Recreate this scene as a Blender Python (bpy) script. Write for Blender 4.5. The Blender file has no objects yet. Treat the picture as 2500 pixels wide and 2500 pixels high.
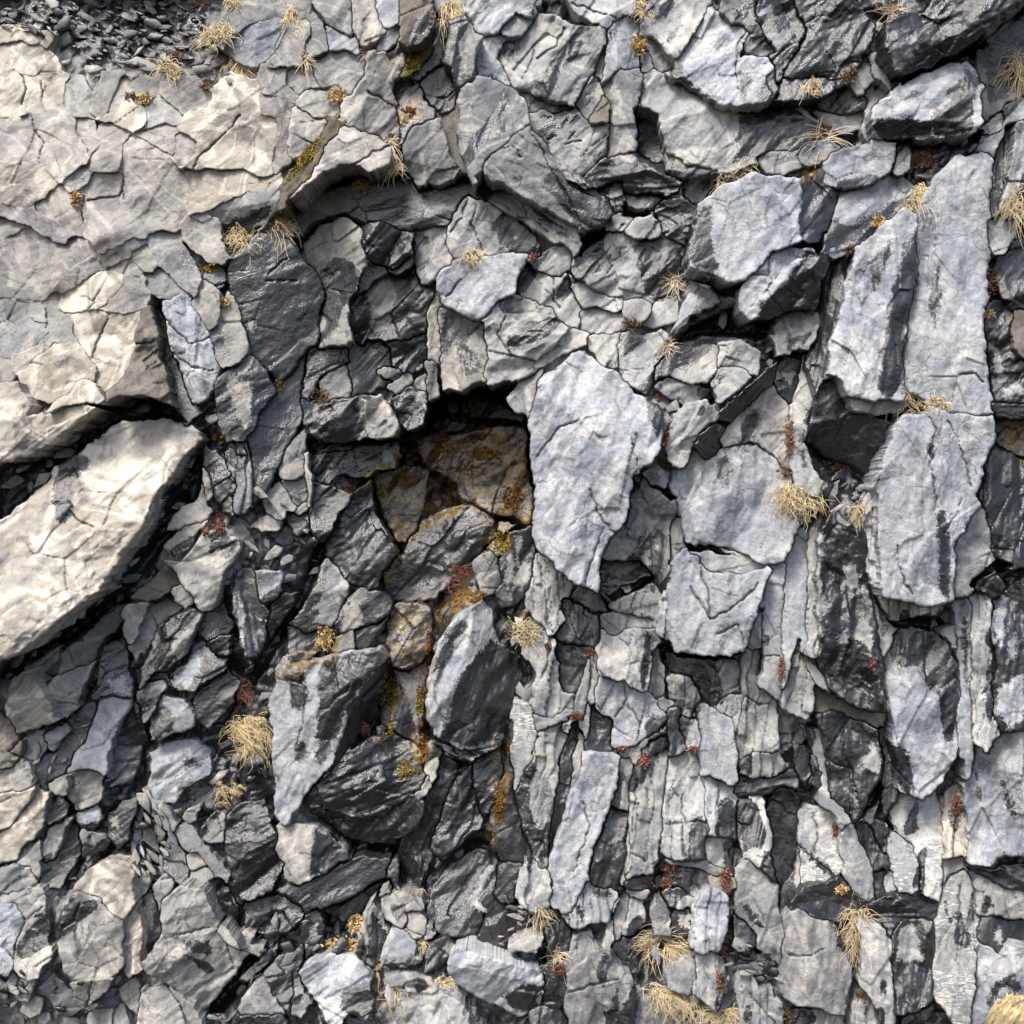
import bpy, math, random
import numpy as np
from mathutils import Vector
R = math.radians
scene = bpy.context.scene
col = scene.collection
S = 0.0016            # metres per photo pixel on the nominal cliff plane
D = 4.6               # camera distance from that plane
ZC = 2.25             # camera height

# ---------------------------------------------------------------- camera, sky, sun, exposure
cam = bpy.data.cameras.new("camera")
cam_o = bpy.data.objects.new("camera", cam); col.objects.link(cam_o)
cam_o.location = (0, -D, ZC); cam_o.rotation_euler = (R(90), 0, 0)
cam.sensor_fit = 'HORIZONTAL'; cam.sensor_width = 36
cam.lens = 36 * D / (2500 * S)
cam.clip_start = 0.05; cam.clip_end = 500
scene.camera = cam_o

SUN_EL, SUN_AZ = 52, -32      # degrees; azimuth from straight behind the camera, negative = from the left
w = bpy.data.worlds.new("World"); scene.world = w; w.use_nodes = True
nt = w.node_tree; nt.nodes.clear()
sky = nt.nodes.new('ShaderNodeTexSky'); sky.sky_type = 'NISHITA'; sky.sun_disc = False
sky.sun_elevation = R(SUN_EL); sky.sun_rotation = R(180 - SUN_AZ)
sky.air_density = 1.0; sky.dust_density = 3.0; sky.ozone_density = 1.0
bg = nt.nodes.new('ShaderNodeBackground'); bg.inputs[1].default_value = 0.15
wo = nt.nodes.new('ShaderNodeOutputWorld')
nt.links.new(sky.outputs[0], bg.inputs[0]); nt.links.new(bg.outputs[0], wo.inputs[0])
sun = bpy.data.lights.new("sun", 'SUN'); sun.energy = 2.5; sun.angle = R(17); sun.color = (1, .955, .885)
sun_o = bpy.data.objects.new("sun", sun); col.objects.link(sun_o)
e, a = R(SUN_EL), R(SUN_AZ)
to_sun = Vector((math.sin(a) * math.cos(e), -math.cos(a) * math.cos(e), math.sin(e)))
sun_o.rotation_euler = (-to_sun).to_track_quat('-Z', 'Y').to_euler()
sun_o.location = to_sun * 20
scene.view_settings.view_transform = 'Standard'; scene.view_settings.look = 'None'
scene.view_settings.gamma = 1.0; scene.view_settings.exposure = 0.88

# ---------------------------------------------------------------- numeric helpers
def hsh(ix, iy, seed):
    n = (ix.astype(np.int64) * 374761393 + iy.astype(np.int64) * 668265263 + int(seed) * 974634777) & 0xFFFFFFFF
    n = ((n ^ (n >> 13)) * 1274126177) & 0xFFFFFFFF
    n = ((n ^ (n >> 16)) * 2246822519) & 0xFFFFFFFF
    return ((n ^ (n >> 15)) & 0xFFFFFF) / float(0xFFFFFF)

def vnoise(x, y, seed):
    ix, iy = np.floor(x), np.floor(y); fx, fy = x - ix, y - iy
    fx = fx * fx * (3 - 2 * fx); fy = fy * fy * (3 - 2 * fy)
    a = hsh(ix, iy, seed); b = hsh(ix + 1, iy, seed); c = hsh(ix, iy + 1, seed); d = hsh(ix + 1, iy + 1, seed)
    return (a + (b - a) * fx) * (1 - fy) + (c + (d - c) * fx) * fy - .5      # -.5 .. .5

def fbm(x, y, seed, o=3):
    t = 0; amp = 1
    for i in range(o):
        t = t + vnoise(x, y, seed + 17 * i) * amp; x = x * 2.1 + 3.7; y = y * 2.1 - 1.3; amp *= .5
    return t

def facet(x, y, seed):                       # creased planar facets: linear noise on a triangle lattice
    s = (x + y) * .36602540378; i, j = np.floor(x + s), np.floor(y + s)
    t = (i + j) * .2113248654; x0, y0 = x - i + t, y - j + t
    up = (x0 > y0); i1 = up * 1.0; j1 = 1 - i1
    u, v = x + s - i, y + s - j
    big, small = np.maximum(u, v), np.minimum(u, v)
    return hsh(i, j, seed) * (1 - big) + hsh(i + i1, j + j1, seed) * (big - small) + hsh(i + 1, j + 1, seed) * small - .5

def plates(x, y, seed):                      # fractured plates: a height and a tilt for every cell
    ix, iy = np.floor(x), np.floor(y)
    f1 = np.full(x.shape, 9.); f2 = np.full(x.shape, 9.); val = np.zeros(x.shape)
    for dx in (-1, 0, 1):
        for dy in (-1, 0, 1):
            cx, cy = ix + dx, iy + dy
            px = cx + hsh(cx, cy, seed); py = cy + hsh(cx, cy, seed + 1)
            d = (x - px) ** 2 + (y - py) ** 2
            v = hsh(cx, cy, seed + 2) - .5 + (x - px) * (hsh(cx, cy, seed + 3) - .5) * 1.3 + (y - py) * (hsh(cx, cy, seed + 4) - .5) * 1.3
            near = d < f1
            f2 = np.where(near, f1, np.minimum(f2, d)); val = np.where(near, v, val); f1 = np.where(near, d, f1)
    return val, np.sqrt(f2) - np.sqrt(f1)

def sdist(P, U, V):                          # signed distance to a closed outline, positive inside
    d = np.full(U.shape, 1e9); ins = np.zeros(U.shape, bool); n = len(P)
    for i in range(n):
        ax, ay = P[i]; bx, by = P[(i + 1) % n]
        ex, ey = bx - ax, by - ay; l2 = ex * ex + ey * ey + 1e-9
        t = np.clip(((U - ax) * ex + (V - ay) * ey) / l2, 0, 1)
        d = np.minimum(d, (U - ax - t * ex) ** 2 + (V - ay - t * ey) ** 2)
        if ay != by:
            c = ((ay > V) != (by > V)) & (U < (bx - ax) * (V - ay) / (by - ay) + ax)
            ins ^= c
    d = np.sqrt(d)
    return np.where(ins, d, -d)

def pldist(P, U, V):
    d = np.full(U.shape, 1e9)
    for (ax, ay), (bx, by) in zip(P[:-1], P[1:]):
        ex, ey = bx - ax, by - ay; l2 = ex * ex + ey * ey + 1e-9
        t = np.clip(((U - ax) * ex + (V - ay) * ey) / l2, 0, 1)
        d = np.minimum(d, (U - ax - t * ex) ** 2 + (V - ay - t * ey) ** 2)
    return np.sqrt(d)

def world(U, V, H):                          # a traced point at its own distance -> metres
    f = S * (D - H * S) / D
    return np.stack([(U - 1250) * f, -H * S, (1250 - V) * f + ZC], -1)

# the cliff's large shape: protrusion (in traced pixels) on a coarse lattice
FIELD = np.array([[-90, -70, 0, 0, 40, 60, 60],
                  [0, 0, -20, 10, 60, 50, 40],
                  [60, 0, -110, 30, 60, 50, 40],
                  [50, -20, -60, 20, 40, 40, 40],
                  [40, -20, -40, 10, 30, 30, 30],
                  [70, 50, 60, 60, 50, 60, 60]], float)[:, :6]
def field(U, V):
    x = np.clip(np.asarray(U, float) / 500, 0, 4.999); y = np.clip(np.asarray(V, float) / 500, 0, 4.999)
    i, j = np.floor(x).astype(int), np.floor(y).astype(int); fx, fy = x - i, y - j
    fx = fx * fx * (3 - 2 * fx); fy = fy * fy * (3 - 2 * fy)
    return (FIELD[j, i] * (1 - fx) + FIELD[j, i + 1] * fx) * (1 - fy) + (FIELD[j + 1, i] * (1 - fx) + FIELD[j + 1, i + 1] * fx) * fy

# ---------------------------------------------------------------- materials
class N:
    def __init__(s, name):
        s.m = bpy.data.materials.new(name); s.m.use_nodes = True; s.t = s.m.node_tree; s.t.nodes.clear()
    def n(s, kind, **kw):
        x = s.t.nodes.new(kind)
        for k, v in kw.items():
            if k[0] == '_': x.inputs[int(k[1:])].default_value = v
            else: setattr(x, k, v)
        return x
    def l(s, a, b): s.t.links.new(a, b)
    def put(s, v, inp):
        if hasattr(v, 'links'): s.l(v, inp)
        else: inp.default_value = v
    def math(s, op, a, b=0.0, clamp=False):
        x = s.n('ShaderNodeMath', operation=op, use_clamp=clamp); s.put(a, x.inputs[0]); s.put(b, x.inputs[1]); return x.outputs[0]
    def mix(s, f, a, b, mode='MIX'):
        x = s.n('ShaderNodeMix', data_type='RGBA', blend_type=mode)
        s.put(f, x.inputs[0])
        for v, i in ((a, 6), (b, 7)):
            if isinstance(v, tuple): v = (*v, 1)
            s.put(v, x.inputs[i])
        return x.outputs[2]
    def ramp(s, v, lo, hi, a=0., b=1.):
        x = s.n('ShaderNodeMapRange', interpolation_type='SMOOTHSTEP'); s.put(v, x.inputs[0])
        for i, q in zip((1, 2, 3, 4), (lo, hi, a, b)): x.inputs[i].default_value = q
        return x.outputs[0]
    def noise(s, vec, scale, detail=4, rough=.55, dist=0.):
        x = s.n('ShaderNodeTexNoise'); s.l(vec, x.inputs['Vector'])
        x.inputs['Scale'].default_value = scale; x.inputs['Detail'].default_value = detail
        x.inputs['Roughness'].default_value = rough; x.inputs['Distortion'].default_value = dist
        return x.outputs[0], x.outputs[1]
    def attr(s, name):
        return s.n('ShaderNodeAttribute', attribute_name=name).outputs['Fac']
    def out(s, colr, rough, height=None, strength=.5, dist=.01, spec=.35):
        b = s.n('ShaderNodeBsdfPrincipled'); s.put(colr if not isinstance(colr, tuple) else (*colr, 1), b.inputs['Base Color'])
        s.put(rough, b.inputs['Roughness']); s.put(spec, b.inputs['Specular IOR Level'])
        if height is not None:
            bp = s.n('ShaderNodeBump'); s.put(strength, bp.inputs['Strength']); bp.inputs['Distance'].default_value = dist
            s.l(height, bp.inputs['Height']); s.l(bp.outputs[0], b.inputs['Normal'])
        o = s.n('ShaderNodeOutputMaterial'); s.l(b.outputs[0], o.inputs[0]); return s.m

def rock_mat(name, c1, c2, c3, ring=0., stain=None, grain=1., crack=.5, gloss=(.17, .42)):
    k = N(name)
    pos = k.n('ShaderNodeNewGeometry').outputs['Position']
    n1, nc = k.noise(pos, 1.6, 5, .6, .4)
    n2, _ = k.noise(pos, 8, 6, .62, .6)
    n3, _ = k.noise(pos, 42, 4, .65)
    n4, _ = k.noise(pos, 260, 3, .7)
    c = k.mix(k.ramp(n1, .36, .64), c1, c2)
    c = k.mix(k.ramp(n2, .46, .68, 0, .85), c, c3)
    if ring:                                  # weathering rims: pale contour lines round fresher patches
        v, _ = k.noise(pos, 3.1, 2.2, .45, .9)
        for lv, wd, am, rc in ((.525, .05, 1., (.68, .62, .535)), (.43, .022, .8, (.64, .59, .51)), (.60, .03, .6, (.25, .25, .255))):
            dd = k.math('ABSOLUTE', k.math('SUBTRACT', v, lv))
            c = k.mix(k.ramp(dd, wd * .25, wd, am * ring, 0.), c, rc)
    dp, _ = k.noise(pos, 4.6, 6, .58, 1.1)          # damp patches, crisp edged
    c = k.mix(k.ramp(dp, .555, .585, 0, .8), c, k.mix(1.0, c, (.62, .64, .68), 'MULTIPLY'))
    if stain:
        for sc, lo, hi, cc in stain:
            q, _ = k.noise(pos, sc, 7, .68, .8)
            c = k.mix(k.ramp(q, lo, hi), c, cc)
    val = k.math('ADD', k.math('MULTIPLY', k.math('SUBTRACT', n3, .5), 1.0 * grain), k.math('MULTIPLY', k.math('SUBTRACT', n4, .5), 1.0 * grain))
    val = k.math('MULTIPLY', k.math('ADD', val, 1.0), k.attr('tone'))
    bright = k.n('ShaderNodeCombineColor'); [k.l(val, bright.inputs[i]) for i in range(3)]
    c = k.mix(1.0, c, bright.outputs[0], 'MULTIPLY')
    # mineral-filled hairline cracks
    wp = k.n('ShaderNodeVectorMath', operation='MULTIPLY_ADD'); k.l(nc, wp.inputs[0]); wp.inputs[1].default_value = (.35,) * 3; k.l(pos, wp.inputs[2])
    vo = k.n('ShaderNodeTexVoronoi', feature='DISTANCE_TO_EDGE'); k.l(wp.outputs[0], vo.inputs['Vector']); vo.inputs['Scale'].default_value = 5.5
    w2 = k.n('ShaderNodeVectorMath', operation='MULTIPLY_ADD'); k.l(k.noise(pos, 14, 4, .6)[1], w2.inputs[0]); w2.inputs[1].default_value = (.05,) * 3; k.l(wp.outputs[0], w2.inputs[2])
    k.l(w2.outputs[0], vo.inputs['Vector'])
    line = k.math('MULTIPLY', k.ramp(vo.outputs['Distance'], .004, .016, 1, 0), k.ramp(n1, .44, .56, 0, crack))
    line = k.math('MAXIMUM', line, k.attr('crack'))
    c = k.mix(line, c, tuple(x * .16 for x in c1))
    # small dark pits and scratches
    sp = k.n('ShaderNodeMapping'); k.l(pos, sp.inputs[0]); sp.inputs[2].default_value = (0, .6, 0); sp.inputs[3].default_value = (1, 1, .45)
    pt, _ = k.noise(sp.outputs[0], 75, 4, .72, .5)
    pit = k.ramp(pt, .29, .38, 1, 0)
    c = k.mix(k.math('MULTIPLY', pit, .35), c, tuple(x * .25 for x in c1))
    # white veins running level
    vn = k.attr('vein')
    vm = k.n('ShaderNodeMapping'); k.l(pos, vm.inputs[0]); vm.inputs[3].default_value = (4.5, 4.5, 27); vm.inputs[2].default_value = (0, .05, 0)
    v1, _ = k.noise(vm.outputs[0], 1., 3.5, .55, .35); v2, _ = k.noise(pos, 6, 4, .6); v3, _ = k.noise(pos, 45, 3, .6)
    d1 = k.math('MINIMUM', k.math('ABSOLUTE', k.math('SUBTRACT', v1, .5)), k.math('ABSOLUTE', k.math('SUBTRACT', v1, .585)))
    vf = k.math('MULTIPLY', k.math('MULTIPLY', k.ramp(k.math('ADD', d1, k.math('MULTIPLY', k.math('SUBTRACT', v3, .45), .035)), .0, .022, .85, 0), vn), k.ramp(v2, .40, .56, .1, 1))
    c = k.mix(vf, c, (.75, .74, .68))
    # wet / dark crusted areas: the traced edge, broken up
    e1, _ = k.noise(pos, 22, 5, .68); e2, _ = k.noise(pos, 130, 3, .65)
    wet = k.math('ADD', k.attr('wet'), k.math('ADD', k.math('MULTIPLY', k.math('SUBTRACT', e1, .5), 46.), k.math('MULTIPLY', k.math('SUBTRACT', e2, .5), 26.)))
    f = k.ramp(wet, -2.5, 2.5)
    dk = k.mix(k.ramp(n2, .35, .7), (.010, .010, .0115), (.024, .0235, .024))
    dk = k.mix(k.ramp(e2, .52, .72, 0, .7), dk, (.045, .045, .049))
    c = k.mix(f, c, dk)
    ru = k.attr('rust')
    q1, _ = k.noise(pos, 7, 6, .7, .7); q2, _ = k.noise(pos, 34, 5, .7)
    rz = k.ramp(k.math('ADD', ru, k.math('MULTIPLY', k.math('SUBTRACT', q1, .5), 150.)), -6, 34)
    c = k.mix(k.math('MULTIPLY', rz, k.ramp(q2, .38, .6)), c, (.062, .037, .012))
    c = k.mix(k.math('MULTIPLY', rz, k.ramp(k.math('ADD', q2, k.math('MULTIPLY', q1, .5)), .70, .84)), c, (.21, .12, .022))
    c = k.mix(k.math('MULTIPLY', rz, k.ramp(k.math('SUBTRACT', q2, k.math('MULTIPLY', q1, .3)), .40, .47)), c, (.10, .085, .025))
    ro = k.math('ADD', k.ramp(n2, .35, .65, gloss[0], gloss[1]), k.math('MULTIPLY', k.math('SUBTRACT', 1., f), .4), True)
    b1, _ = k.noise(pos, 80, 6, .7, .3); b2, _ = k.noise(pos, 20, 6, .62, .4)
    fc = k.n('ShaderNodeTexVoronoi', feature='F1'); k.l(w2.outputs[0], fc.inputs['Vector']); fc.inputs['Scale'].default_value = 26
    fs = k.n('ShaderNodeSeparateColor'); k.l(fc.outputs['Color'], fs.inputs[0])
    hgt = k.math('ADD', k.math('ADD', b1, k.math('MULTIPLY', b2, 1.3)), k.math('ADD', k.math('MULTIPLY', line, -.55), k.math('MULTIPLY', fs.outputs[0], .08)))
    hgt = k.math('SUBTRACT', hgt, k.math('MULTIPLY', pit, .25))
    return k.out(c, ro, hgt, k.math('SUBTRACT', .45, k.math('MULTIPLY', f, .1)), .012, k.math('ADD', .25, k.math('MULTIPLY', f, .65)))

MAT = {
 'B': rock_mat("cream_weathered_rock", (.345, .308, .255), (.27, .25, .218), (.43, .385, .318), ring=.6, crack=.3, grain=.6),
 'b': rock_mat("beige_grey_rock", (.27, .258, .236), (.20, .197, .188), (.36, .34, .305), ring=.25),
 'n': rock_mat("neutral_grey_rock", (.285, .288, .287), (.205, .21, .215), (.37, .366, .352), ring=.3),
 'g': rock_mat("grey_rock", (.22, .222, .222), (.15, .153, .157), (.30, .298, .29), ring=.25),
 'u': rock_mat("blue_grey_rock", (.31, .325, .352), (.235, .247, .27), (.40, .41, .425), ring=.2, grain=1.2),
 'k': rock_mat("brown_grey_rock", (.15, .135, .115), (.10, .092, .08), (.22, .195, .16), crack=.3),
 'y': rock_mat("lichen_rock", (.13, .112, .075), (.085, .078, .062), (.22, .175, .085), crack=.2),
 'm': rock_mat("mossy_rock", (.09, .09, .05), (.06, .06, .04), (.15, .13, .05), stain=[(14, .5, .6, (.12, .105, .02))]),
 'o': rock_mat("ochre_stained_rock", (.05, .042, .03), (.035, .032, .027), (.09, .07, .035), stain=[(5, .44, .58, (.085, .045, .013)), (23, .5, .6, (.15, .07, .014)), (34, .55, .63, (.24, .15, .03)), (11, .56, .62, (.03, .034, .034))], gloss=(.4, .7)),
 'r': rock_mat("rust_stained_rock", (.028, .024, .02), (.038, .032, .025), (.05, .036, .022), stain=[(5, .47, .62, (.055, .026, .009)), (24, .53, .63, (.11, .05, .012)), (38, .58, .66, (.17, .10, .02))], gloss=(.4, .7)),
}
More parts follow.
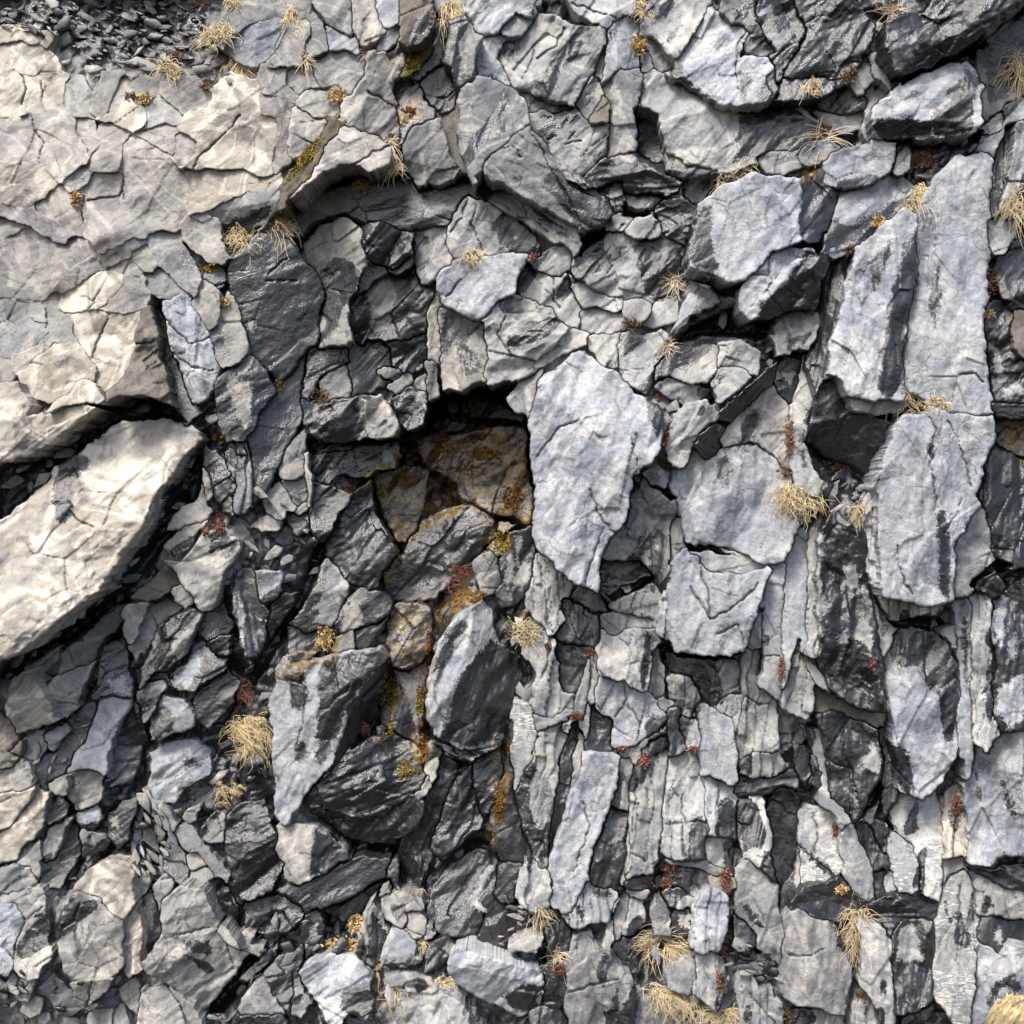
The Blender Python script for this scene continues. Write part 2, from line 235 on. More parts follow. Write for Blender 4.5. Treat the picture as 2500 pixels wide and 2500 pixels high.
ROCKS = """
a0;00;0,23 14,20 34,24 33,27 28,31 15,28 0,32;10;B;#beige capping slab|flat slab capping the cream face right under the dark rubble
a1;00;0,31 12,28 26,33 36,41 38,48 31,52 22,50 10,46 0,48;6;B
a2;00;0,49 10,47 22,51 31,53 39,50 45,54 42,64 40,71 28,76 20,74 12,79 0,78;14;B;c:14,50 18,60 14,70;c:27,54 30,66;#brightest cream block|at the left edge, laced with fine cracks
a3;00;12,66 18,64 21,70 18,76 13,78 10,72;30;B
a4;00;0,80 11,80 20,77 28,78 42,73 50,79 50,88 56,92 59,100 59,106 48,113 40,124 33,116 25,106 10,110 0,108;2;b;c:20,76 24,88 30,96 26,106
a5;00;0,109 10,111 25,107 39,125 33,128 20,139 0,134;8;B;#cream ringed slab|smooth slab with a curved cream ring at the left edge
a6;00;52,78 58,79 61,88 66,97 60,106 57,98 50,90;-6;b
a7;00;42,64 46,54 54,55 58,62 60,70 60,76 52,79 44,72;0;g
a8;00;62,73 66,62 72,50 80,51 78,60 74,70 68,76;10;b;a=60
a9;00;75,74 80,54 86,53 90,60 84,66 79,72;2;b;a=60
a10;00;86,53 96,51 104,56 107,62 98,67 89,61;4;b
a11;00;70,79 88,71 96,74 98,82 90,89 82,84 75,81;24;B;#cream lump|rounded cream lump under a red sprig in the upper left face
a12;00;66,96 70,86 78,82 87,90 82,95 72,97;0;b
a13;00;98,68 107,63 113,68 120,74 122,84 112,82 97,86 99,80;-4;g
a14;00;59,116 60,108 68,99 80,89 82,97 80,115;0;b
a14b;00;43,123 55,112 60,117 57,122 47,129;10;g;d:46,124 56,116 56,121 48,128
a15;00;83,97 90,91 116,105 116,112 112,118 125,116 128,140 121,149 119,158 112,156 100,158 82,166 66,168 60,160 58,130 59,117 81,116;4;b;r=.6;c:59,135 80,132 83,128;c:81,98 82,118 84,134;#smooth slot marked slab|broad smooth grey-beige slab with a pale rimmed blue slot mark
a16;00;24,140 40,126 46,130 58,124 57,150 54,157 48,158;0;b;r=.6;c:57,132 54,142 57,152
a17;00;91,90 97,87 112,83 121,86 120,95 117,104;2;b
a18;00;117,92 121,90 127,90 132,95 132,104 125,112 117,107;8;b
a19;00;122,86 128,78 142,68 147,60 156,53 175,58 174,74 186,80 187,92 184,108 178,118 170,116 160,115 140,113 130,114 126,112 133,104 133,94;12;B;r=.7;c:162,78 155,87 141,100 133,107 130,115;#cream curl cracked slab|wide cream slab with wavy white rims and one long curved crack
a20;00;126,114 140,113 160,115 172,117 185,120 186,124 165,130 145,140 128,145 124,128;4;B;r=.7
a22;00;110,55 118,49 128,54 134,60 141,66 138,70 128,72 120,73 112,67 108,62;6;b
a22b;00;84,44 96,42 106,48 104,53 95,51 88,50;-10;g
a23;00;0,134 20,146 24,141 49,159 44,167 22,152 0,142;26;g;a=-38;r=.6;#long slanting shard|narrow straight grey shard slanting down across the left beige face
a24;00;0,143 21,153 10,160 0,167;0;b
a26;00;121,150 129,143 148,147 150,162 152,172 146,175 132,167 122,153;30;b;#pale rough block|squared pale block above the long leaning blade, grass at its right
a27;00;128,145 165,130 184,128 189,133 176,150 164,160 153,172 150,150 140,146;24;g;k:128,146 190,134 .5;d:149,152 188,135 176,150 153,173;#grey wedge with dark flank|grey topped wedge with black shaded flank right of the pale rough block
b1;10;-12,34 -8,24 2,17 23,13 26,18 20,28 16,38 8,42 -4,40;6;u;r=.7;#blue-grey tilted slab|smooth blue-grey slab between two straw tufts near the top left
b2;10;18,44 22,30 30,18 40,16 42,24 38,32 36,40 28,44;10;b;a=65
b3;10;44,8 50,14 54,24 52,32 44,34 40,30 43,20;-4;g;a=70
b4;10;57,18 66,22 72,28 73,34 60,33 56,24;4;u
b5;10;44,0 67,0 68,14 70,26 66,22 58,18 56,10 48,4;0;g;a=80
b5b;10;45,-4 38,8 24,10 0,16 -10,22 -16,30 -22,22 -10,6 0,-4;-10;g
b6;10;72,-2 84,-2 90,14 92,22 82,26 80,26 75,14;8;b;a=75
b7;10;86,-2 104,-2 103,14 98,18 93,14 88,6;10;u;a=80;r=.5
b8;10;105,-2 127,-2 125,16 118,28 110,32 104,28 103,22 106,10;50;k;d:116,10 126,4 124,18 116,28 110,31 110,20;a=70;#brown overhanging fin|smooth brown fin hanging from the top edge, dark underneath
b9;10;92,34 98,22 103,19 102,32 96,37;4;u
b10;10;80,58 80,46 85,38 95,36 104,30 108,33 106,45 101,60 102,75 104,92 100,95 90,90 78,86 70,84 67,78 70,66 76,56;40;b;c:82,62 90,65 96,70 102,74;k:82,42 68,78 -.3;k:68,70 82,40 .25;#tall striped block|tall beige block with a pale diagonal stripe, right of the cream face
b11;10;46,42 60,35 72,36 80,46 76,54 70,62 66,60 58,55 52,59 45,52;0;g
b12;10;10,55 14,47 28,46 26,56 32,60 36,66 30,68 20,65 12,60;10;b
b13;10;36,68 44,59 56,61 62,68 58,76 46,79 37,73;2;b
b13b;10;29,46 43,46 52,59 44,60 34,65 28,58;6;b
b14;10;31,73 44,79 55,83 52,92 42,100 29,104 30,85;4;b
b15;10;22,67 31,73 29,86 28,105 20,112 19,106 22,92 21,80 11,76 10,62;6;b;r=.6
b16;10;57,82 63,84 52,100 46,112 24,137 17,140 24,128 40,108 52,94;70;y;a=45;#mossy yellow ledge|narrow yellowish mossy ledge slanting along the roof of the hollow
b17;10;62,86 68,86 80,90 92,93 100,96 97,108 90,114 84,118 76,112 64,111 54,116 40,126 28,138 25,136 47,112 53,98;80;b;x=1;g=0,-.25;r=.8;a=25;c:97,98 84,104 70,112;#brown roof slab|beige-brown slab roofing a black hollow in the upper left centre
b18;10;36,140 50,131 72,124 96,124 112,119 118,125 140,122 155,125 164,138 152,134 146,138 140,146 134,154 118,154 104,156 90,151 78,150 66,144 56,145 44,152 34,162 32,150;-20;w/k;r=0.6;x=1;l:34,138 50,129 72,123 82,125 68,136 63,142 44,153 33,163;a=15;#wide wet apron|wide dark wet rock apron below the brown roof slab
b19;11;42,-6 52,-14 62,-18 70,-12 78,-6 82,4 82,12 76,20 73,33 68,40 70,60 66,66 50,66 48,56 50,46 54,38 50,20 44,10;40;b;c:55,28 64,32 73,32;k:78,-8 80,20 .8;#pale upright boulder|pale rounded boulder standing in a dark niche left of centre
b20;10;112,88 120,82 128,82 130,90 134,104 140,115 138,119 130,122 122,118 117,125 111,112 111,96;40;g;k:110,108 140,116 .5;#pale oval block|with a black crack below, right of the roof slab
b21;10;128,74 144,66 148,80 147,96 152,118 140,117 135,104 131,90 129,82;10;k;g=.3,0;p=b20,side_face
b22;10;117,58 132,44 137,46 140,58 145,61 138,70 130,73 122,66;-20;d
b23;10;101,56 108,52 117,58 122,66 128,74 120,81 112,86 106,92 103,84 103,72 108,68 101,64;-10;w;r=1.4
b24;10;104,51 112,33 125,26 126,34 118,44 108,52;-5;m
b24b;10;126,26 134,18 136,22 133,38 131,44 122,50 116,56 110,51 119,45 127,34;-15;d/g;l:127,28 133,20 134,36 128,44;a=70
b25;10;133,40 136,20 142,4 148,-2 156,6 158,18 166,34 163,42 155,50 145,60 141,58 137,46;50;g;r=0.7;k:147,-2 138,46 .6;a=70;#upper curved rib|upper half of the big curved light grey rib at the top centre
b25b;10;146,61 155,51 164,43 175,55 180,60 189,70 189,86 179,90 170,100 157,112 154,120 150,106 147,92 148,78;85;g;r=0.6;k:151,60 156,116 .9;a=55;#lower curved rib|lower half of the curved light grey rib, brown recess at its left
b28;10;137,157 141,145 150,133 155,136 168,144 180,152 193,162 196,170 178,168 160,168 142,170 137,166;10;b;c:150,134 146,146 138,156;c:156,138 152,152 160,168;#pale shelf slab|pale grey-beige slab below the big curved rib, small straw tuft beneath
b28b;10;116,156 134,155 135,168 136,178 127,184 118,190 114,176;0;g;d:114,156 124,160 126,170 118,184 112,176
b29;10;78,160 84,152 96,152 106,157 112,158 109,164 112,172 100,182 98,178 86,176 80,168;20;w;r=2.2;#glistening black nugget|lumpy wet black rock right of the pale upright boulder
b30;10;98,182 112,173 116,177 114,182 104,185;14;d
c1;20;0,104 14,90 24,86 30,95 40,108 52,120 70,129 80,131 82,140 76,150 68,153 60,152 50,148 40,142 20,131 10,125 3,121 -2,112;80;g;r=0.6;c:28,92 36,104 40,116 50,130 58,148;c:0,102 14,98 20,106;a=-45;#sweeping curved slab|large grey slab sweeping down right under the curved rib with branching cracks
c1b;20;24,86 30,90 44,108 60,120 70,127 62,128 50,121 38,110 28,96;66;g;a=-45;p=c1,ridge
c1c;20;4,123 20,133 40,145 58,156 61,166 56,171 46,162 30,151 10,140 2,136;30;g;a=-40;d:6,126 20,134 44,150 56,160 50,160 30,150 10,138;#slanting grey rib|thin rib slanting down right beneath the sweeping curved slab
c2;20;-42,-2 0,-2 28,3 32,9 26,12 16,10 6,18 2,22 -14,24 -24,14 -36,4;6;u;#blue top slab|blue-grey slab at the top edge right of the curved rib
c2b;20;-22,30 -14,25 2,23 14,25 6,28 3,38 14,58 -2,58 -10,50 -18,42;0;u
c2c;20;8,20 16,11 26,13 22,22 14,24;10;g
c3;20;3,38 6,28 14,25 23,26 33,9 46,11 56,17 70,18 77,19 75,28 72,38 68,48 62,56 56,66 54,71 42,68 30,64 20,60 14,58 8,48;14;b;a=55;k:14,58 34,22 -.15;c:28,34 24,48 16,58;c:50,18 42,32 30,40;r=1.3;#large textured slab|beige-grey slab with a brown sunken strip in the top centre
c5;20;48,-2 80,-2 98,8 92,10 88,12 83,12 78,17 68,13 58,6;20;u;c:54,2 70,8 84,12
c6;20;84,14 90,10 100,12 98,20 96,28 98,45 86,46 82,48 78,52 75,54 76,40 78,28;20;u;a=80
c7;20;75,29 73,40 70,50 72,54 75,46 77,36;-8;g
c8;20;56,70 62,58 68,51 72,55 74,62 70,72 66,80 58,73;8;g;r=.6
c9;20;74,64 78,68 77,80 75,83 67,83 70,73;20;k
c10;20;76,56 82,50 88,47 98,47 101,58 98,66 96,72 95,84 98,100 92,104 84,103 80,108 79,104 81,86 82,70 77,64;36;b;a=85;k:95,50 96,104 .5;#pale pillar|narrow pale pillar under a small orange tuft, dark recess on its right
c11;20;25,78 36,73 44,77 54,74 66,81 68,85 74,85 80,92 80,100 76,105 68,110 62,116 52,112 44,104 36,94 28,84;16;b;c:49,98 54,96 61,95;c:52,94 57,89;c:38,94 43,91;c:32,80 40,79;#scarred pale slab|pale grey slab with short crescent scars, left of the pale pillar
c11b;20;18,61 30,66 42,69 52,72 44,76 36,72 26,76 24,70;4;g
c12;20;96,74 102,74 111,77 113,86 115,94 117,102 117,110 110,112 100,106 97,96;-30;d/k;r=1.2
c13;20;64,118 70,112 78,105 86,107 98,104 108,104 117,112 118,118 129,122 125,130 112,134 100,130 92,128 88,119 80,121 74,125 68,127;26;w;r=2;a=5;l:80,106 97,104 96,110 84,112;#black layered ledge|dark wet layered ledge under the pale pillar
c14;20;70,129 76,126 87,121 88,130 90,138 84,142 78,138;10;d;r=2;a=20
c14b;20;92,130 100,132 118,129 112,138 104,142 92,138;-4;g;d:92,130 118,128 112,136 98,136
c15;20;73,158 82,148 94,145 96,148 90,152 84,156;24;b;a=30
c16;20;92,158 96,149 108,144 112,150 114,158 106,160 98,159;20;b
c17;20;112,140 118,133 128,123 130,132 136,137 136,145 132,160 128,164 118,158 112,148;10;d;r=1.6;a=10;#black grained block|dark finely ridged block left of the pale pentagon
c17b;20;129,124 148,118 146,124 140,132 136,137 130,132;-6;g
c18;20;101,18 108,8 118,-2 142,-2 145,4 138,18 130,30 124,38 120,36 112,26 104,22;34;b;k:103,15 124,36 .7;#top wedge|beige-grey wedge at the top edge beside a straw tuft
c19;20;125,39 132,31 140,17 146,6 152,12 158,10 160,18 172,22 168,28 164,36 164,46 180,40 190,44 193,64 180,67 166,69 155,68 145,66 134,60 126,55 120,48 122,42;50;u/b;c:172,20 166,30 164,46 166,60;k:120,44 150,67 .5;d:166,62 168,56 172,48 176,54 170,68;d:186,50 195,44 195,66 178,67;d:118,44 126,42 130,52 144,62 158,66 150,69 124,58;#rounded belly slab|large rounded pale slab with a dark curved lower rim near the top
c20;20;158,10 162,2 170,-2 182,-2 178,14 193,36 180,38 172,30 174,18 164,16 160,18;36;g;d:160,8 170,0 182,0 178,16 192,34 184,36 174,24 166,14
c21;20;103,30 107,28 112,32 118,38 120,44 116,46 110,42 106,36;6;b
c21b;20;103,36 106,34 108,40 106,48 102,48 101,42;10;b
c22;20;102,74 102,58 108,50 116,53 126,59 140,67 155,72 175,73 200,70 214,80 226,90 208,96 190,102 178,108 164,110 160,113 146,113 132,111 120,105 117,94 114,84 111,77;30;b;r=.7;d:150,72 165,76 168,84 164,94 166,100 163,110 178,108 193,102 230,90 214,80 200,66 175,71 160,72;c:103,60 100,68 102,74;#half dry half wet slab|long slab, pale on the left and black wet on the right
c23;20;118,105 124,107 132,113 144,115 144,119 136,121 120,118;36;g;k:118,114 146,118 .8
c24;20;130,163 134,150 136,140 148,132 158,124 172,117 190,118 208,120 210,136 207,150 208,162 198,166 188,172 178,184 172,190 160,190 150,186 140,182 132,178;110;u/b;x=1;r=.5;d:137,142 149,138 149,150 148,160 152,178 150,186 134,178 130,164 135,150;#pale pentagon block|big five sided pale block with a dark grained left strip, upper right
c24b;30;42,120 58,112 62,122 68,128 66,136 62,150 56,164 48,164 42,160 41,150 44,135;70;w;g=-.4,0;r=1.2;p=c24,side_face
c25;21;57,10 66,-2 80,-9 92,-6 106,-5 115,-8 126,0 130,8 128,16 122,24 116,30 108,35 98,36 86,34 74,30 62,26 59,20;20;b;c:80,0 70,12 60,24;c:88,2 78,18;r=1.2;#pale fissured slab|wide pale slab left below the pale pentagon, dry stems at its right
c26;21;26,12 40,5 48,0 53,6 52,14 46,20 40,21 34,18;16;b
c27;11;127,20 132,12 146,8 160,5 176,4 190,6 187,16 183,26 182,32 172,38 165,46 158,50 150,49 140,42 130,39 128,30;70;u;x=1;r=.7;c:160,6 146,22 136,34;k:127,38 166,50 .5;#smooth blue face block|smooth blue-grey block with a pale lip beneath, above the cave
d1;11;130,42 141,44 151,51 162,52 165,66 163,80 161,88 165,92 158,93 146,96 133,98 131,80 130,62;44;b;x=1;d:132,44 148,50 160,54 163,66 154,58 148,66 156,76 162,84 150,88 144,78 142,66 136,74 131,70;a=85;#wet streaked face|grey face with wet vertical streaks forming the roof of the cave
d2;21;-2,48 8,39 17,34 30,39 43,46 54,56 62,58 60,64 48,70 36,76 28,83 20,87 8,91 1,95 -1,90 -4,86 -2,70 -4,56;60;b;r=1.5;a=30;c:10,44 4,60 14,74;#crinkled pale slab|pale crinkled slab above and left of the great middle boulder
d2b;21;18,25 26,14 34,19 40,22 50,21 54,29 58,38 61,43 58,54 46,54 40,43 30,38 18,32;14;b;c:26,16 34,26 40,34 46,42;c:42,22 42,38;c:52,18 56,34 61,43
d2c;21;52,18 58,25 62,29 76,34 86,37 84,43 72,41 64,42 59,36 55,27;8;b
d2d;21;62,46 72,43 84,45 87,54 80,56 70,55 60,55;4;b
d3;11;124,38 128,36 128,50 129,64 128,76 125,76 122,64 124,52;24;b;a=88
d3b;11;121,78 126,75 127,88 129,100 126,104 123,96;60;b;a=88
d4;11;73,33 80,28 96,19 104,20 116,13 117,26 123,34 122,56 112,62 104,65 94,62 82,60 76,64 71,60 72,45;0;w/b;l:81,32 90,24 97,21 99,30 100,42 95,56 87,60 84,52 84,42;r=1.8;#white cored black mass|wet black crag with one pale vertical patch right of the pale upright boulder
d5;11;82,12 76,26 74,33 84,28 95,18 90,14;6;d/g;l:82,12 76,26 80,24 84,14
d6;11;72,68 90,66 96,70 94,79 86,84 90,88 95,92 84,94 74,98 71,90 70,78;4;d
d7;11;96,68 104,66 122,58 122,70 116,80 108,84 100,78;16;w;r=2
d8;11;87,82 96,84 105,86 104,89 95,92 88,88;26;g;a=0
d9;11;96,94 104,89 110,83 112,90 108,98 104,100;20;b
d10;11;100,104 108,96 116,97 122,98 124,112 120,122 112,124 104,118;50;d/g;l:110,98 120,98 122,110 116,104;r=1.8
d10b;11;114,94 121,86 122,96 116,96;14;g
d11;11;38,104 50,106 62,104 78,101 90,100 98,110 103,120 100,128 90,130 80,130 70,133 58,134 46,128 38,120;90;w/b;x=1;l:77,102 90,99 98,110 104,122 100,130 86,131 80,122 76,112;r=1.5;#ledge with a pale rough end|black rock ledge ending in a pale rough lump over the cave
d12;11;52,92 60,86 70,82 72,96 66,102 56,102;6;g
d13;11;42,70 60,68 70,70 70,80 60,83 50,86 46,94 43,103 38,100 40,82;0;w
d14;11;46,140 58,136 72,134 90,133 103,131 104,140 100,150 88,152 80,156 66,152 54,162 46,158 44,148;-20;w/g;l:91,142 98,135 104,140 100,150 93,150;r=1.6
d15;12;44,-6 54,-2 70,3 70,12 62,18 54,30 52,34 46,28 43,14;6;w;r=1.2;#downward wet spear|dark wet slab tapering to a point left of the rusty cave
d16;12;54,35 60,20 71,5 82,-4 86,10 92,18 98,32 100,40 94,50 86,62 84,66 76,62 68,58 62,50 56,42;-10;w;r=1.8;#glossy rugged slab|large glossy black slab with rippled skin left of the cave
d17;11;-8,12 0,4 10,-4 22,-6 30,2 36,12 46,20 52,32 50,42 49,62 42,68 36,73 31,83 27,87 14,80 6,73 1,62 -4,50 -7,36;-16;w;r=0.45;c:16,18 28,8;c:14,24 34,24;l:1,52 4,50 5,58 2,62;#smooth black face|big smooth black wet face left of the pale upright boulder
d18;11;27,89 36,75 42,71 40,86 36,104 36,116 30,128 22,146 14,166 6,172 3,160 4,140 2,130 6,118 8,112 18,100 24,95;-10;w;r=0.4;#lower black face|smooth black wedge below the smooth black face, narrowing downward
d19;11;112,127 126,128 142,126 156,124 170,120 188,122 190,140 193,165 192,190 182,184 170,182 160,180 148,174 146,170 140,160 128,151 124,150 118,144;-150;w;x=1;r=1;c:126,150 150,152 180,136;#rusty cave wall|dark rust stained wall at the back of the cave
d20;11;84,155 94,150 106,146 118,148 124,152 122,166 120,180 116,190 108,200 101,200 95,186 90,172;-120;w;r=1;#golden rusty slab|ochre and rust coloured slab on the left side of the cave
d21;12;94,60 100,46 112,30 120,18 134,12 148,8 162,14 176,23 178,30 172,40 160,40 152,46 140,52 134,62 126,72 110,74 100,72 94,64;-90;w;l:118,20 134,11 160,12 150,16 132,18 122,26;r=1.2;#black slanting block|black block slanting up right on the floor of the cave
d21b;12;162,16 178,22 188,22 178,26 176,34 174,42 160,40 160,28;-120;w
d22;11;134,105 142,103 144,112 136,113;-210;d
d22b;11;145,101 160,99 175,107 188,112 186,119 170,117 152,116 145,112;-210;d
d22c;11;126,118 134,114 142,116 150,118 146,124 134,126 124,124;-210;d
d23;21;10,102 18,92 30,88 28,96 26,106 22,112 16,112;60;g;#small two toned rock|dark below and pale above, tucked against the great middle boulder
d24;11;24,148 32,132 38,127 40,140 40,152 34,158 26,156;10;g
d24b;11;26,158 38,156 40,166 36,176 29,170;6;g
d24c;11;14,170 22,162 28,168 33,178 24,182 16,178;14;b
d24d;11;40,140 43,142 44,178 41,176;18;b;a=88
d24e;11;34,179 40,172 43,178 38,182;10;b
d24f;11;6,188 14,182 22,184 20,190 12,191;12;b
d24g;11;28,178 36,182 42,182 43,192 34,194 30,188;-4;d
e1;21;42,84 54,73 60,71 70,77 84,86 91,94 96,100 106,103 116,110 118,122 114,138 104,148 98,158 95,174 93,184 86,194 81,200 76,207 74,224 70,234 62,231 52,225 40,216 30,207 25,196 26,184 29,164 27,140 24,122 25,110 30,90;110;u/b;x=1;c:94,128 98,146 95,168;c:66,164 72,180 84,196;c:30,142 46,122 60,118;c:62,232 70,206 76,190;d:105,102 117,108 119,120 112,128 106,116;a=70;r=1.1;#great middle boulder|huge pale blue-grey boulder right of the rusty cave
e2;22;95,4 98,-8 106,-4 116,0 122,6 121,16 117,28 117,42 119,52 114,62 108,56 100,46 84,46 77,44 80,34 90,22;50;g;r=1.5;a=75;#rough grey flank|rough grey column against the right side of the great middle boulder
e3;22;76,48 100,46 106,52 108,58 98,60 88,64 80,70 74,66;30;d/k;l:78,50 98,48 96,54 80,58;r=2.2;a=12
e4;21;66,64 74,62 84,61 85,72 84,82 76,78 74,72;16;b
e5;21;86,70 90,63 102,64 112,61 118,66 112,74 106,80 106,90 102,95 95,92 86,84;20;b;d:90,66 96,62 104,64 96,72 89,74;#pale notch block|pale block with a dark top corner above the great middle boulder
e6;21;92,40 98,36 104,37 106,44 102,48 96,50 92,46;20;b
e6b;21;107,44 116,37 124,35 122,48 112,52 105,51;6;b
e7;21;110,91 112,82 122,69 132,67 148,65 155,67 152,80 150,88 144,93 136,94 120,87;36;b;x=1;#pale sloping slab|pale slab under the black overhang right of the upper centre
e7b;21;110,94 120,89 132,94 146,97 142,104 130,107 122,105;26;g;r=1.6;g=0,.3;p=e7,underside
e8;21;146,92 152,81 160,77 172,83 175,88 168,96 158,104 154,106 152,100;44;b;x=1;r=.4;#smooth tan plate|flat smooth grey-tan plate above the long black overhang
e8b;21;156,67 166,66 178,74 176,82 168,79 154,79;34;b
e9;21;122,112 132,106 144,104 152,110 152,117 146,120 140,125 136,133 134,146 136,158 130,158 122,152 118,144 119,130 122,120;70;b;x=1;k:128,110 130,154 -.2;#pointed tan block|tan wedge shaped block right of the great middle boulder
e10;21;140,127 152,119 153,111 170,97 176,91 184,83 193,79 190,96 180,106 170,118 160,134 150,150 143,160 137,158 135,146 137,136;50;d;x=1;g=-.8,.8;r=1.3;a=50;#long black overhang|black underside running diagonally up right from the pointed tan block
e11;21;107,156 112,152 118,156 124,161 118,164 108,162;60;g
e12;21;122,58 126,48 132,36 138,25 146,27 152,33 153,40 146,44 136,48 130,54 124,62;60;u;x=1;r=.5;#smooth pale scoop|smooth pale scooped rock below the pale pentagon, black shadow under it
e13;31;0,32 10,18 22,6 34,0 46,2 62,6 63,12 57,24 54,43 42,45 30,48 20,50 8,51 2,42;90;u;x=1;d:12,52 16,38 30,28 38,15 48,2 66,4 66,14 58,26 55,46 42,46 20,52;k:48,2 14,46 -.6;#half black block|pale left edge and deep black right face, below the pale pentagon
e14;31;22,54 34,48 48,46 53,48 50,60 46,66 40,64 34,70 30,70 28,64;30;g;d:34,60 44,56 50,60 44,68 34,72;r=1.4
e14b;31;28,86 34,78 42,80 40,96 38,104 30,100 27,94;-20;d/g;l:30,86 38,86 36,96
e15;31;-16,130 -8,116 4,106 14,100 24,96 28,102 33,114 32,126 31,140 29,152 24,142 12,133 2,133 -8,137;14;b;d:2,134 4,116 10,108 15,114 14,128 10,133;#tapered pale slab|pale slab with a dark drip under the long black overhang
e15b;32;-46,-4 -38,-18 -30,-24 -14,-28 2,-31 12,-32 22,-24 30,-12 33,0 37,12 38,24 36,40 24,50 14,44 0,36 -8,33 -16,32 -28,36 -34,34 -36,20 -38,8;40;u;d:-16,-16 -8,-28 -4,-22 -3,-12 -6,-4 -10,-4 -14,-10;#blue bulging slab|blue-grey bulging slab with a dark drip, left of the big straw ball
f1;31;82,4 92,-2 104,-14 112,-20 122,-14 121,-6 121,10 119,36 113,50 111,70 111,98 110,101 100,100 84,99 76,96 70,86 64,84 66,66 72,50 76,30 80,16;90;u;d:112,0 123,-12 122,20 119,40 115,52 112,70 112,99 104,102 94,97 98,78 96,72 102,52 104,30 110,14;d:90,12 104,-4 102,6 98,16 96,30 90,32;k:82,0 66,84 .3;a=80;r=.8;#black striped column|tall pale column with a ragged black stripe, right side upper middle
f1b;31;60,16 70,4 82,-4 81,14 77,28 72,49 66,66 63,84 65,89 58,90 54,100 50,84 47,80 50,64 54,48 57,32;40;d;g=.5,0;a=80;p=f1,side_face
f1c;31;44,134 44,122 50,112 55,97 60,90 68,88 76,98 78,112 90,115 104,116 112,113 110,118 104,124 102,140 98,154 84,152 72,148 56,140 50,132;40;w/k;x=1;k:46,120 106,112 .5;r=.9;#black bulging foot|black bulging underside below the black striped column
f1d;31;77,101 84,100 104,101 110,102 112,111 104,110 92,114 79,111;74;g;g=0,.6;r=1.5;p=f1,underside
f1e;31;38,150 40,96 46,82 50,90 52,104 46,118 43,134 46,148 54,160 52,166 42,162;20;b;d:46,114 50,104 52,112 46,122 44,136 48,150 44,150 42,130;a=85
f2;31;122,10 122,-10 128,-32 138,-46 150,-58 156,-56 164,-62 172,-60 170,-40 167,-10 165,0 166,30 166,60 168,80 170,104 172,113 160,112 150,112 142,110 130,104 124,96 113,94 112,70 115,52 120,38;60;u/b;d:129,40 134,12 136,14 137,40 134,56 130,50;c:150,88 160,86 166,92;a=84;r=.6;#tall pale slab|tall smooth pale slab on the right, reaching up toward the corner
f3;31;105,122 113,117 124,117 132,113 142,115 158,115 171,117 174,128 170,140 167,156 163,170 160,182 152,193 148,204 144,216 144,236 132,240 118,237 108,236 98,231 96,205 95,186 95,168 98,150 102,136;100;u;d:134,176 141,178 142,196 145,226 142,240 136,230 135,196;d:127,134 132,130 134,138 131,144 128,140;c:130,116 134,124 132,132 130,146 133,160 134,178;c:142,118 148,130 154,146 158,162;c:152,170 146,184 140,194;c:108,202 110,220 118,236;a=84;r=.6;k:156,150 144,236 -.2;#bright blue-grey slab|bright blue-grey slab with a dark vertical seam under two straw tufts
f3b;32;90,6 95,2 94,40 95,64 91,62 88,50;60;u;a=88
f3c;32;98,71 116,72 121,75 122,66 130,63 146,72 138,77 134,84 128,82 118,84 104,86 100,78;84;b;g=0,.3;r=1.5;p=f3,ledge
f4;32;162,-6 168,-24 176,-32 193,-18 193,46 186,50 178,48 173,46 172,40 169,20 168,6 161,2;20;w;a=80;r=1.2;#black wet column|black wet column at the right edge beside the bright blue-grey slab
f4b;32;150,28 156,18 166,14 169,24 171,40 172,48 164,56 158,62 152,70 150,64 148,50 146,38;40;b;a=60
f5a;30;166,32 180,20 195,4 195,60 188,61 182,69 176,76 166,76 164,56;10;g;d:166,32 180,20 195,4 195,60 188,62 178,66 170,70;r=.6;#dark corner slab|dark smooth slab in the top right corner
f5b;30;166,88 172,80 177,76 178,86 170,90;20;u
f5c;30;164,102 168,95 177,89 180,71 190,62 195,64 195,78 186,82 180,84 178,96 174,104;26;u
f5d;30;179,85 187,83 184,108 178,130 174,148 172,146 174,120;10;d;a=80
f5e;30;188,84 195,80 195,124 187,136 182,148 178,144 180,128 186,108;30;u;a=75
f5f;30;168,150 178,143 184,150 182,162 178,172 174,170 172,160;20;u
f5g;31;176,8 186,0 195,-4 195,38 186,40 180,30 176,20;-10;w;r=1.5
f5h;31;168,44 178,41 184,48 182,58 186,70 190,80 195,92 195,106 176,106 172,96 170,80 168,64;-6;w/u;l:170,66 176,70 182,90 176,92;l:178,96 190,92 194,100 180,104;r=1.7;#mottled wet wall|mottled black wet rock right of the tall pale slab
f5i;31;183,58 188,48 195,46 195,86 188,78;10;k
f5j;31;173,108 195,107 195,113 184,116 176,114;50;d;a=0
f5k;31;175,119 195,117 195,150 184,146 176,132;-20;w
g1;30;40,-2 72,0 74,4 82,10 90,16 89,28 88,36 84,42 74,48 62,52 50,52 36,53 31,48 38,38 44,26 47,20 44,14 36,4;46;d/g;r=.9;#dark dusty slab|large dark dusty slab at the top right below the edge
g1b;30;14,-2 35,0 42,14 45,22 38,36 32,47 28,56 23,42 25,34 20,24 14,16 12,8;40;d/u;l:20,24 34,18 36,24 24,30;l:30,48 38,36 45,22 46,24 40,36 34,48;l:14,8 22,4 28,12 20,14;r=1.2
g1c;30;28,66 34,56 50,54 66,54 72,57 60,60 46,63;50;d
